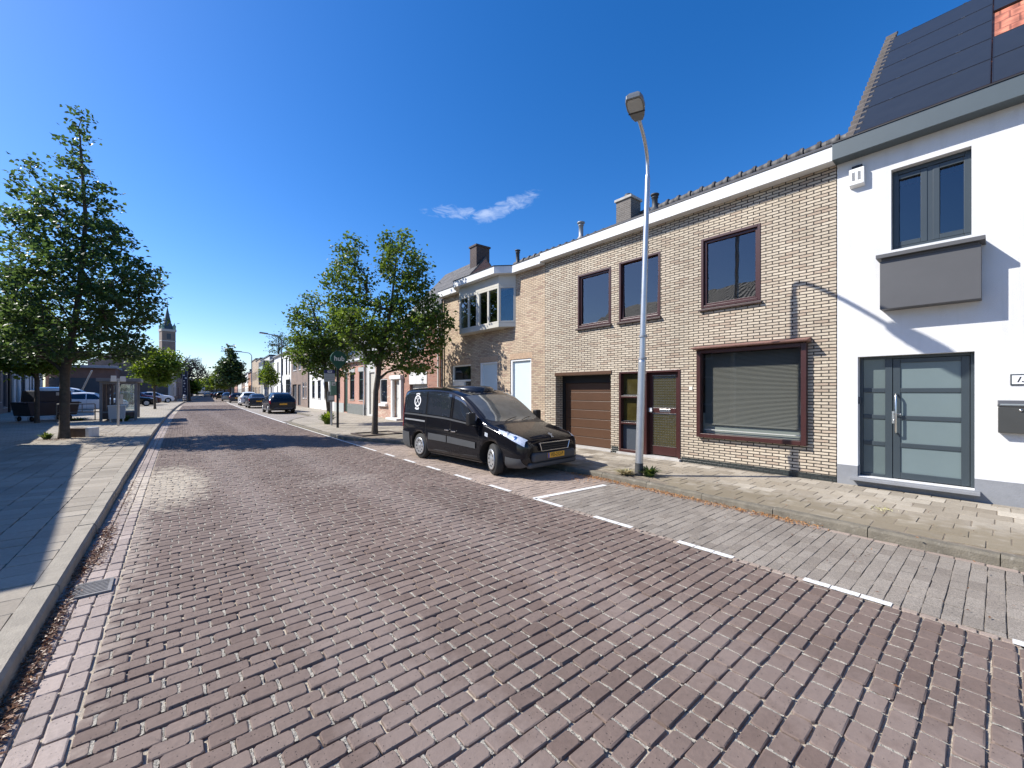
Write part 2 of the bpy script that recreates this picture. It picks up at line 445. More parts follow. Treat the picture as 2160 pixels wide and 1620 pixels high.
GLASS = glass('window_glass', ior=2.0)
DARKGLASS = mat('dark_glass', (.012, .016, .022), .03, var=.1, spec=.7, ior=1.6)
def paver(name, c1, c2, var=.25, rough=.8, bump=.5, sand=None, pits=True, moss=None, grain=.0):
    """stone or brick pavers, one tint per stone from the mesh"""
    if name in MATS: return MATS[name]
    m, n, l, b, o = nodes(name)
    b.inputs['Roughness'].default_value = rough
    t = n.new('ShaderNodeTexCoord')
    a = n.new('ShaderNodeAttribute'); a.attribute_name = 'tint'
    m1 = n.new('ShaderNodeMixRGB'); m1.inputs[1].default_value = (*c1, 1); m1.inputs[2].default_value = (*c2, 1)
    l.new(a.outputs['Fac'], m1.inputs[0])
    z = n.new('ShaderNodeTexNoise'); z.inputs['Scale'].default_value = 28; z.inputs['Detail'].default_value = 8; z.inputs['Roughness'].default_value = .72
    l.new(t.outputs['Object'], z.inputs['Vector'])
    z2 = n.new('ShaderNodeTexNoise'); z2.inputs['Scale'].default_value = .7; z2.inputs['Detail'].default_value = 5
    l.new(t.outputs['Object'], z2.inputs['Vector'])
    av = n.new('ShaderNodeMath'); l.new(z.outputs['Fac'], av.inputs[0]); l.new(z2.outputs['Fac'], av.inputs[1])
    mr = n.new('ShaderNodeMapRange'); mr.inputs[1].default_value = .65; mr.inputs[2].default_value = 1.35
    mr.inputs[3].default_value = 1 - var; mr.inputs[4].default_value = 1 + var
    l.new(av.outputs[0], mr.inputs[0])
    mm = n.new('ShaderNodeMixRGB'); mm.blend_type = 'MULTIPLY'; mm.inputs[0].default_value = 1
    l.new(m1.outputs[0], mm.inputs[1]); l.new(mr.outputs[0], mm.inputs[2])
    src = mm.outputs[0]
    h = z.outputs['Fac']
    if grain:                                    # exposed aggregate
        zg = n.new('ShaderNodeTexNoise'); zg.inputs['Scale'].default_value = 130; zg.inputs['Detail'].default_value = 3; zg.inputs['Roughness'].default_value = .6
        l.new(t.outputs['Object'], zg.inputs['Vector'])
        rg = n.new('ShaderNodeMapRange'); rg.inputs[1].default_value = .33; rg.inputs[2].default_value = .67; rg.inputs[3].default_value = 1 - grain; rg.inputs[4].default_value = 1 + grain
        l.new(zg.outputs['Fac'], rg.inputs[0])
        mg = n.new('ShaderNodeMixRGB'); mg.blend_type = 'MULTIPLY'; mg.inputs[0].default_value = 1
        l.new(src, mg.inputs[1]); l.new(rg.outputs[0], mg.inputs[2]); src = mg.outputs[0]
    if pits:
        v = n.new('ShaderNodeTexVoronoi'); v.inputs['Scale'].default_value = 62; l.new(t.outputs['Object'], v.inputs['Vector'])
        pm = n.new('ShaderNodeMapRange'); pm.inputs[1].default_value = .12; pm.inputs[2].default_value = .24
        l.new(v.outputs['Distance'], pm.inputs[0])
        # only some cells hold a pit
        gtn = n.new('ShaderNodeMath'); gtn.operation = 'GREATER_THAN'; gtn.inputs[1].default_value = .30
        sc_ = n.new('ShaderNodeSeparateXYZ'); l.new(v.outputs['Color'], sc_.inputs[0]); l.new(sc_.outputs[0], gtn.inputs[0])
        mxp = n.new('ShaderNodeMath'); mxp.operation = 'MAXIMUM'; l.new(pm.outputs[0], mxp.inputs[0]); l.new(gtn.outputs[0], mxp.inputs[1])
        dp = n.new('ShaderNodeMapRange'); dp.inputs[3].default_value = .38; l.new(mxp.outputs[0], dp.inputs[0])
        m2 = n.new('ShaderNodeMixRGB'); m2.blend_type = 'MULTIPLY'; m2.inputs[0].default_value = 1
        l.new(src, m2.inputs[1]); l.new(dp.outputs[0], m2.inputs[2]); src = m2.outputs[0]
        hh = n.new('ShaderNodeMath'); hh.operation = 'MULTIPLY_ADD'; hh.inputs[1].default_value = .8
        l.new(mxp.outputs[0], hh.inputs[0]); l.new(h, hh.inputs[2]); h = hh.outputs[0]
    for st in (sand or []) + (moss or []):
        # a spill of sand / a mossy strip: centre, radii, colour, strength
        (cx, cy), (rx, ry), colr, k = st
        sp = n.new('ShaderNodeSeparateXYZ'); l.new(t.outputs['Object'], sp.inputs[0])
        def M(op, p, q):
            x = n.new('ShaderNodeMath'); x.operation = op
            for i, y in enumerate((p, q)):
                if isinstance(y, (int, float)): x.inputs[i].default_value = y
                else: l.new(y, x.inputs[i])
            return x.outputs[0]
        ex = M('POWER', M('DIVIDE', M('SUBTRACT', sp.outputs[0], cx), rx), 2)
        ey = M('POWER', M('DIVIDE', M('SUBTRACT', sp.outputs[1], cy), ry), 2)
        zz = n.new('ShaderNodeTexNoise'); zz.inputs['Scale'].default_value = 7; zz.inputs['Detail'].default_value = 7
        l.new(t.outputs['Object'], zz.inputs['Vector'])
        g = M('ADD', M('SUBTRACT', 1.0, M('ADD', ex, ey)), M('MULTIPLY', M('SUBTRACT', zz.outputs['Fac'], .5), 2.4))
        r = n.new('ShaderNodeMapRange'); r.inputs[1].default_value = .1; r.inputs[2].default_value = .9; r.inputs[4].default_value = k
        l.new(g, r.inputs[0])
        md = n.new('ShaderNodeMixRGB'); md.inputs[2].default_value = (*colr, 1)
        l.new(r.outputs[0], md.inputs[0]); l.new(src, md.inputs[1]); src = md.outputs[0]
    l.new(src, b.inputs['Base Color'])
    bp = n.new('ShaderNodeBump'); bp.inputs['Strength'].default_value = bump; bp.inputs['Distance'].default_value = .006
    l.new(h, bp.inputs['Height']); l.new(bp.outputs[0], b.inputs['Normal'])
    MATS[name] = m
    return m

def leafmat(name, c1, c2, trans=.45):
    if name in MATS: return MATS[name]
    m = bpy.data.materials.new(name); m.use_nodes = True
    n, l = m.node_tree.nodes, m.node_tree.links; n.clear()
    o = n.new('ShaderNodeOutputMaterial')
    a = n.new('ShaderNodeAttribute'); a.attribute_name = 'tint'
    m1 = n.new('ShaderNodeMixRGB'); m1.inputs[1].default_value = (*c1, 1); m1.inputs[2].default_value = (*c2, 1)
    l.new(a.outputs['Fac'], m1.inputs[0])
    p = n.new('ShaderNodeBsdfPrincipled'); p.inputs['Roughness'].default_value = .42; p.inputs['Specular IOR Level'].default_value = .4
    l.new(m1.outputs[0], p.inputs['Base Color'])
    tr = n.new('ShaderNodeBsdfTranslucent')
    h = n.new('ShaderNodeHueSaturation'); h.inputs['Hue'].default_value = .47; h.inputs['Value'].default_value = 1.6; h.inputs['Saturation'].default_value = 1.1
    l.new(m1.outputs[0], h.inputs['Color']); l.new(h.outputs[0], tr.inputs[0])
    mx = n.new('ShaderNodeMixShader'); mx.inputs[0].default_value = trans
    l.new(p.outputs[0], mx.inputs[1]); l.new(tr.outputs[0], mx.inputs[2]); l.new(mx.outputs[0], o.inputs[0])
    MATS[name] = m
    return m
# ================================================================ GROUND, ROAD, PAVEMENTS
KY = [-30, 0, 3, 5, 10.7, 12.1, 14.3, 15.2, 24.2, 26.4, 29, 34]
KX = [5.0, 6.2, 6.38, 6.5, 6.62, 5.95, 4.97, XE(15.2) + .06, XE(24.2) + .06, XE(26.4) + .75, 6.75 + B(29), 6.75 + B(34)]
def K(y):                                # front of the right kerb
    y = np.asarray(y, float)
    return np.where(y > 34, 6.75 + bend(y), np.interp(y, KY, KX))
def camber(x, y):
    t = (x - bend(y) - 1.82) / 2.54
    return .030 * (1 - np.clip(t * t, 0, 1))

SAND = (.50, .43, .33)
M_bed = mat('joint_sand', (.40, .345, .27), .95, var=.45, scale=9, bump=1.0, bscale=90)
M_bed2 = mat('joint_soil', (.15, .125, .10), .95, var=.4, scale=6, bump=.6)
M_road = paver('road_brick', (.138, .096, .077), (.188, .139, .114), .23, .86, .7, moss=[((1.05, 12), (.42, 70), (.27, .215, .185), .38), ((2.75, 12), (.45, 70), (.27, .215, .185), .34), ((3.6, 6.2), (.22, .4), (.09, .07, .06), .35), ((2.6, 8.0), (.9, .5), (.28, .23, .19), .5)], sand=[((.05, 9.8), (.75, 2.6), (.52, .45, .34), .75), ((-.35, 7.0), (.28, 4.5), (.44, .37, .30), .5)])
M_gut = paver('gutter_brick', (.28, .222, .19), (.36, .29, .25), .25, .72, .6, sand=[((-.2, 9.8), (.5, 2.4), (.54, .47, .36), .7)])
M_bay = paver('grey_bay_brick', (.188, .160, .131), (.260, .227, .189), .32, .88, .7, grain=.38)
M_bayr = paver('reddish_bay_brick', (.27, .21, .168), (.33, .26, .212), .25, .85, .6, grain=.2)
M_slab = paver('pavement_paver', (.225, .19, .143), (.425, .378, .305), .30, .88, .6, pits=False,
               moss=[((6.55, 1.0), (1.0, 18), (.185, .15, .095), .78), ((8.0, 3.5), (.5, 3), (.30, .25, .18), .5)], grain=.18)
M_slabl = paver('pavement_slab', (.255, .218, .168), (.345, .300, .235), .26, .85, .5, pits=False)
M_kerb = mat('kerb_concrete', (.15, .132, .10), .9, var=.35, scale=7, bump=.8, bscale=70, dirt=((.36, .33, .28), 16, .62, .7))
M_kerbl = mat('kerb_concrete_pale', (.30, .265, .21), .9, var=.25, scale=6, bump=.6, bscale=70)
M_roadfar = brick('road_brick_far', (.145, .104, .084), (.190, .146, .120), (.30, .25, .2), .18, .105, .010, .4, .2, plane='xy')
M_slabfar = brick('pavement_far', (.30, .262, .205), (.37, .33, .265), (.2, .17, .13), .30, .30, .012, .3, .25, plane='xy')
M_bayfar = brick('bay_brick_far', (.28, .245, .21), (.34, .30, .26), (.17, .15, .12), .21, .105, .010, .3, .25, plane='xy')
M_earth = mat('earth', (.16, .16, .09), .95, var=.35, scale=.3, bump=.3)
M_paint = mat('road_paint', (.70, .69, .66), .75, var=.14, scale=30, bump=.3, bscale=120, dirt=((.26, .22, .19), 48, .54, .85))

def strip(name, f0, f1, ys, z, m, nx=1, zf=None, kind='structure', labelx=None):
    """a sheet between two lines x=f0(y) and x=f1(y)"""
    mb = MB()
    vs = []
    for y in ys:
        a, b = float(f0(y)), float(f1(y))
        for i in range(nx + 1):
            x = a + (b - a) * i / nx
            vs.append((x, y, z + (float(zf(x, y)) if zf else 0)))
    n = nx + 1
    fs = [(j * n + i, j * n + i + 1, (j + 1) * n + i + 1, (j + 1) * n + i) for j in range(len(ys) - 1) for i in range(nx)]
    mb.add(vs, fs)
    return prop(mb.build(name, m), kind=kind)

def stones(name, cx, cy, hx, hy, z, tint, m, cut=.22, inset=.006, drop=.007, deep=.05, tilt=.012, turn=.010, kind='structure'):
    n = len(cx)
    r = np.random.default_rng(len(name) * 13 + n)
    c = cut * np.minimum(hx, hy)
    c = c * r.uniform(.6, 1.5, n)
    def ring(e):
        ax, ay = hx - e, hy - e
        px = np.stack([ax - c, -ax + c, -ax, -ax, -ax + c, ax - c, ax, ax], 1)
        py = np.stack([ay, ay, ay - c, -ay + c, -ay, -ay, -ay + c, ay - c], 1)
        return px, py
    th = r.normal(0, turn, n)[:, None]
    tx = r.normal(0, tilt, n)[:, None]; ty = r.normal(0, tilt, n)[:, None]
    V = []
    for e, dz in ((inset, 0), (inset * .25, -drop * .55), (0, -drop * 1.6 - .004), ):
        px, py = ring(e)
        px = px + r.normal(0, .0016, px.shape); py = py + r.normal(0, .0016, py.shape)
        qx = px * np.cos(th) - py * np.sin(th); qy = px * np.sin(th) + py * np.cos(th)
        V.append(np.stack([cx[:, None] + qx, cy[:, None] + qy, z[:, None] + dz + px * tx + py * ty], 2))
    px, py = ring(0)
    qx = px * np.cos(th) - py * np.sin(th); qy = px * np.sin(th) + py * np.cos(th)
    V.append(np.stack([cx[:, None] + qx, cy[:, None] + qy, np.repeat((z - deep)[:, None], 8, 1)], 2))
    V = np.concatenate(V, 1)                        # n, 32, 3
    base = (np.arange(n) * 32)[:, None]
    top = base + np.arange(8)
    i = np.arange(8); j = (i + 1) % 8
    loops = [top.reshape(n, -1)]
    tot = [np.full((n, 1), 8)]
    for k in range(3):
        q = np.stack([k * 8 + i, (k + 1) * 8 + i, (k + 1) * 8 + j, k * 8 + j], 1).ravel()
        loops.append(base + q); tot.append(np.full((n, 8), 4))
    F = np.concatenate(loops, 1).ravel(); T = np.concatenate(tot, 1).ravel()
    me = np_mesh(name, V.reshape(-1, 3), F, T, np.repeat(tint, 32))
    return prop(link(name, me, m), kind=kind)

def courses_across(f0, f1, y0, y1, py, px, gx, gy, seed, zf=None, z0=0.0, dy=.0022):
    """courses that run across the street, each stone lying along the course"""
    r = np.random.default_rng(seed)
    o = [[], [], [], [], [], []]
    k = 0; y = y0
    while y < y1:
        p = py * r.uniform(.97, 1.03)
        yc = y + p / 2
        a, b = float(f0(yc)), float(f1(yc))
        e = a - px * ((.5 if k % 2 else 0) + r.uniform(-.08, .08))
        while e < b:
            L = px * r.uniform(.93, 1.07)
            u, v = max(e, a), min(e + L, b)
            if v - u > .035:
                o[0].append((u + v) / 2); o[1].append(yc + r.normal(0, dy)); o[2].append((v - u - gx * r.uniform(.6, 1.5)) / 2); o[3].append((p - gy * r.uniform(.75, 1.3)) / 2)
            e += L
        y += p; k += 1
    cx, cy, hx, hy = (np.array(q) for q in o[:4])
    z = z0 + (zf(cx, cy) if zf else 0) + r.normal(0, .0017, len(cx))
    t = np.clip(r.normal(.5, .28, len(cx)), 0, 1)
    return cx, cy, hx, hy, z, t

def rows_along(xs, y0, y1, wx, ly, gx, gy, seed, z0=0.0, keep=None):
    """rows that run along the street; xs gives the offset of each row from the bend line"""
    r = np.random.default_rng(seed)
    o = [[], [], [], []]
    for k, x in enumerate(xs):
        y = y0 - ly * ((.5 if k % 2 else 0) + r.uniform(-.04, .04))
        while y < y1:
            L = ly * r.uniform(.985, 1.015)
            yc = y + L / 2; xc = x + B(yc)
            if keep is None or keep(xc, yc):
                o[0].append(xc); o[1].append(yc); o[2].append((wx - gx * r.uniform(.7, 1.4)) / 2); o[3].append((L - gy * r.uniform(.7, 1.4)) / 2)
            y += L
    cx, cy, hx, hy = (np.array(q) for q in o)
    z = z0 + r.normal(0, .0016, len(cx))
    t = np.clip(r.normal(.45, .3, len(cx)), 0, 1)
    return cx, cy, hx, hy, z, t

YS = [float(v) for v in np.concatenate([np.arange(-30, 16, .5), np.arange(16, 60, 2), np.arange(60, 330, 6)])]
# the land as one sheet to the horizon
g = MB(); g.poly([(-2500, -2500, -.35), (2500, -2500, -.35), (2500, 2500, -.35), (-2500, 2500, -.35)])
prop(g.build('ground', M_earth), kind='structure')
strip('road_bed', lambda y: XL(y) - .1, lambda y: XE(y) + .02, [y for y in YS if y < 62], -.0175, M_bed, 10, camber)
strip('parking_bed', lambda y: XE(y) + .02, lambda y: K(y) + .08, [y for y in YS if y < 62], -.011, M_bed2)
# carriageway of clay bricks
near = courses_across(lambda y: XL(y) + .335, XE, -3.0, 15, .112, .172, .0115, .0112, 3, camber)
def end_joints(name, st, m, w=.016, drop=.0045):
    """sand and dry moss standing in the butt joints between the bricks"""
    cx, cy, hx, hy, z, t = st
    r = np.random.default_rng(44); k = r.uniform(0, 1, len(cx)) < .80
    x0 = cx[k] + hx[k] - .004; n = len(x0); zz = z[k] - drop + r.normal(0, .0014, n)
    V = []
    for f in np.linspace(-1, 1, 5):
        for s in (0, 1):
            V.append(np.stack([x0 + s * w + r.normal(0, .0022, n), cy[k] + hy[k] * f * .98, zz + r.normal(0, .0015, n)], 1))
    V = np.stack(V, 1); b = (np.arange(n) * 10)[:, None]
    Fq = np.concatenate([b + np.array([2 * i, 2 * i + 1, 2 * i + 3, 2 * i + 2]) for i in range(4)], 1).ravel()
    me = np_mesh(name, V.reshape(-1, 3), Fq, np.full(n * 4, 4), np.repeat(r.uniform(0, 1, n), 10))
    return prop(link(name, me, m), kind='structure')
end_joints('joint_sand', near, mat('joint_fill', (.40, .365, .30), .95, var=.55, scale=150, bump=.8, bscale=200, dirt=((.05, .043, .034), 95, .50, .85)))
stones('road', *near, M_road, cut=.21, inset=.0055, drop=.007, turn=.014)
stones('road', *courses_across(lambda y: XL(y) + .335, XE, 15, 60, .112, .172, .011, .0115, 4, camber), M_road, cut=.16, inset=.006)
strip('road', XL, lambda y: XE(y), [y for y in YS if y >= 60], -.006, M_roadfar, 4, camber)
stones('gutter', *rows_along([-.72 + .058 + .108 * i for i in range(3)], -3, 40, .108, .205, .009, .010, 5, .004), M_gut, cut=.2)
# parking bays
stones('parking_bay', *courses_across(lambda y: XE(y) + .075, lambda y: K(y) - .10, -6, 4.62, .108, .215, .0042, .0050, 6, dy=.0006), M_bay, cut=.05, inset=.003, drop=.003, tilt=.004, turn=.002)
stones('parking_bay', *courses_across(lambda y: XE(y) + .075, lambda y: min(float(K(y)) - .02, 6.6), 4.62, 14.4, .108, .215, .006, .008, 7), M_bayr, cut=.12, inset=.004, drop=.004)
def along_line(fx, y0, y1, L, w, seed, z0):
    r = np.random.default_rng(seed); ys = np.arange(y0, y1, L)
    cx = np.array([float(fx(y + L / 2)) for y in ys]); n = len(ys)
    return cx, ys + L / 2, np.full(n, w / 2 - .004), np.full(n, L / 2 - .005), z0 + r.normal(0, .0015, n), np.clip(r.normal(.5, .3, n), 0, 1)
stones('gutter', *along_line(lambda y: K(y) - .052, -6, 10.4, .21, .10, 10, -.003), M_bayr, cut=.12)
stones('gutter', *along_line(lambda y: XE(y) + .037, -6, 15, .10, .072, 11, .001), M_bayr, cut=.15)
strip('parking_bay', lambda y: XE(y) + .02, lambda y: K(y) + .05, [y for y in YS if 25 <= y < 300], -.002, M_bayfar, 2)
# pavements
strip('pavement', lambda y: K(y) + .12, lambda y: np.where(y < 16.5, 9.4, bend(y) + 12.0), YS, .0945, mat('pavement_joint', (.19, .155, .115), .95, var=.5, scale=12))
strip('pavement', lambda y: K(y) + .13, lambda y: np.where(y < 16.5, 9.4, bend(y) + 12.0), [y for y in YS if y >= 15.5], .098, M_slabfar, 2)
stones('pavement', *rows_along([6.0 + .302 * i - .04 for i in range(11)], -6, 15.6, .302, .303, .007, .009, 12, .100,
       keep=lambda x, y: x > float(K(y)) + .20 and x < 9.02 and not (y > 15.2)), M_slab, cut=.03, inset=.004, drop=.004, deep=.06, tilt=.006, turn=.006)
stones('pavement', *rows_along([-.72 - .17 - .153 - .306 * i for i in range(9)], -4, 27, .306, .306, .007, .008, 13, .108,
       keep=lambda x, y: True), M_slabl, cut=.02, inset=.004, drop=.004, deep=.06, tilt=.005, turn=.004)
strip('pavement', lambda y: -60, lambda y: XL(y) - .16, [y for y in YS if y < 62], .092, M_slabfar, 3)
strip('pavement', lambda y: -60, lambda y: XL(y) - .16, [y for y in YS if y >= 60], .100, M_slabfar, 3)

def kerb(name, fx, y0, y1, w, h, m, side, step=1.0):
    """a line of kerb stones; side +1 = stone lies to the right of the line"""
    mb = MB()
    pts = []
    y = y0
    ds = .05
    P = [(float(fx(q)), q) for q in np.arange(y0, y1, ds)]
    acc = 0; cut = [0]
    for i in range(1, len(P)):
        acc += math.dist(P[i], P[i - 1])
        if acc >= step: cut.append(i); acc = 0
    for a, b in zip(cut[:-1], cut[1:]):
        p, q = Vector((*P[a], 0)), Vector((*P[b], 0))
        d = (q - p).normalized(); nrm = Vector((d.y, -d.x, 0)) * side
        p = p + d * .004; q = q - d * .004
        dz = random.gauss(0, .003); off = nrm * random.gauss(0, .003)
        prof = [(0, -.08), (.012, h - .025), (.03, h), (w, h - .002), (w, -.08)]
        A = [p + off + nrm * t + Vector((0, 0, z + dz)) for t, z in prof]
        Bq = [q + off + nrm * t + Vector((0, 0, z + dz)) for t, z in prof]
        n = len(prof)
        fs = [(i, (i + 1) % n, n + (i + 1) % n, n + i) if side < 0 else (i, n + i, n + (i + 1) % n, (i + 1) % n) for i in range(n)]
        fs += [tuple(range(n)) if side > 0 else tuple(range(n))[::-1], tuple(range(n, 2 * n))[::-1] if side > 0 else tuple(range(n, 2 * n))]
        mb.add(A + Bq, fs)
    return prop(mb.build(name, m), kind='structure')
kerb('kerb', K, -6, 90, .135, .105, M_kerb, 1)
kerb('kerb', XL, -4, 150, .165, .118, M_kerbl, -1)

# painted dashes of the parking bays, each on three stones
mb = MB()
def dash(y, L=.60, w=.084, n=3, fx=lambda y: XE(y) + .04):
    for i in range(n):
        a, b = y + L * i / n + .004, y + L * (i + 1) / n - .004
        mb.add([(fx(a) - w / 2, a, .0065), (fx(a) + w / 2, a, .0065), (fx(b) + w / 2, b, .0065), (fx(b) - w / 2, b, .0065)], [(0, 1, 2, 3)])
for k in range(-4, 9):
    dash(.58 + 1.2 * k - .03)
for i in range(8):                         # the bar between the two bays
    x0 = 4.47 + (6.10 - 4.47) * i / 8; x1 = 4.47 + (6.10 - 4.47) * (i + 1) / 8 - .006
    ya, yb = 4.75 - .145 * i / 8, 4.75 - .145 * (i + 1) / 8
    mb.add([(x0, ya - .05, .0065), (x1, yb - .05, .0065), (x1, yb + .05, .0065), (x0, ya + .05, .0065)], [(0, 1, 2, 3)])
for y in np.arange(11.4, 24, 1.0):
    dash(float(y), .995, .06, 1)
for y in np.arange(24, 75, 2.0):
    dash(float(y), 1.98, .09, 1)
prop(mb.build('road_marking', M_paint), kind='structure')

# dry blossom and twigs swept into the gutters
def litter(name, spots, cols, seed, size=(.007, .024), kind='stuff', label=None, cat=None):
    r = np.random.default_rng(seed)
    V, F, T, tn = [], [], [], []
    for (x, y, sx, sy, n, z) in spots:
        px = x + r.normal(0, sx, n); py = y + r.normal(0, sy, n)
        for a, b in zip(px, py):
            s = r.uniform(*size); th = r.uniform(0, 6.28); w = s * r.uniform(.2, .5)
            c, d = math.cos(th), math.sin(th); zz = z + abs(r.normal(0, .008))
            lx = B(b)
            k = len(V)
            V += [(a + lx - c * s, b - d * s, zz), (a + lx + d * w, b - c * w, zz + r.uniform(0, .012)), (a + lx + c * s, b + d * s, zz + r.uniform(0, .016)), (a + lx - d * w, b + c * w, zz + r.uniform(0, .01))]
            F += [k, k + 1, k + 2, k + 3]; T.append(4); tn += [r.uniform(0, 1)] * 4
    me = np_mesh(name, np.array(V), np.array(F), np.array(T), np.array(tn))
    return prop(link(name, me, cols), label, cat, kind=kind)
M_lit = leafmat('litter_brown', (.09, .04, .018), (.24, .125, .06), .1)
M_lit2 = leafmat('litter_orange', (.28, .11, .03), (.48, .26, .10), .1)
litter('leaf_litter', [(-.675 + .012 * math.sin(3.1 * i), 2.2 + .24 * i, .026, .15, 170 if i not in (11, 12, 13) else 50, .010) for i in range(16)] + [(-.62, 5.7 + .25 * i, .045, .15, 150 if i % 3 else 40, .012) for i in range(7)] + [(-.60, 8.2 + .5 * i, .05, .3, 45, .012) for i in range(5)],
       M_lit, 21, label='brown leaf litter swept along the left gutter', cat='leaf litter')
litter('leaf_litter', [(float(K(y)) - .08 - B(y), float(y), .06, .12, 85, .01) for y in np.arange(1.6, 5.8, .2)] + [(6.15, 5.2, .22, .35, 160, .01), (6.3, 4.2, .1, .5, 130, .01)],
       M_lit2, 22, label='orange dry litter along the right kerb below the lamp post', cat='leaf litter')
litter('leaf_litter', [(7.35, 1.02, .07, .06, 70, .115)], leafmat('litter_yellow', (.35, .33, .10), (.6, .56, .35), .2), 23, label='small heap of yellow leaves on the pavement before the white house', cat='leaf litter')
litter('leaf_litter', [(-2.62 - B(20.3), 20.0, .3, .3, 500, .115), (-2.2, 20.6, .5, .6, 300, .115)], M_lit, 24, label='brown litter round the trunk of the large left tree', cat='leaf litter')
litter('leaf_litter', [(1.8, 9, 1.8, 5, 300, .03), (7.7, 3, .7, 3, 150, .115), (5.3, 1.5, .5, 1.6, 60, .01)], M_lit, 25, (.006, .018), label='scattered specks of dry litter over road and pavement', cat='leaf litter')

# drain in the left gutter
M_iron = mat('cast_iron', (.20, .19, .18), .6, .3, var=.3, scale=20, bump=.4)
d = thing('drain_grate', 'grey slotted iron drain grate in the left gutter', 'drain', (-.50, 5.02, .006))
f = MB(); f.box(-.16, .16, -.16, -.135, -.02, .012); f.box(-.16, .16, .135, .16, -.02, .012); f.box(-.16, -.135, -.135, .135, -.02, .012); f.box(.135, .16, -.135, .135, -.02, .012)
f.build('frame', M_iron, d)
f = MB()
for i in range(8):
    y = -.128 + .0365 * i; f.box(-.135, .135, y - .010, y + .010, -.02, .009)
f.build('bars', M_iron, d)
f = MB(); f.box(-.135, .135, -.135, .135, -.03, -.021); f.build('pit', mat('drain_pit', (.01, .01, .01), .9), d)
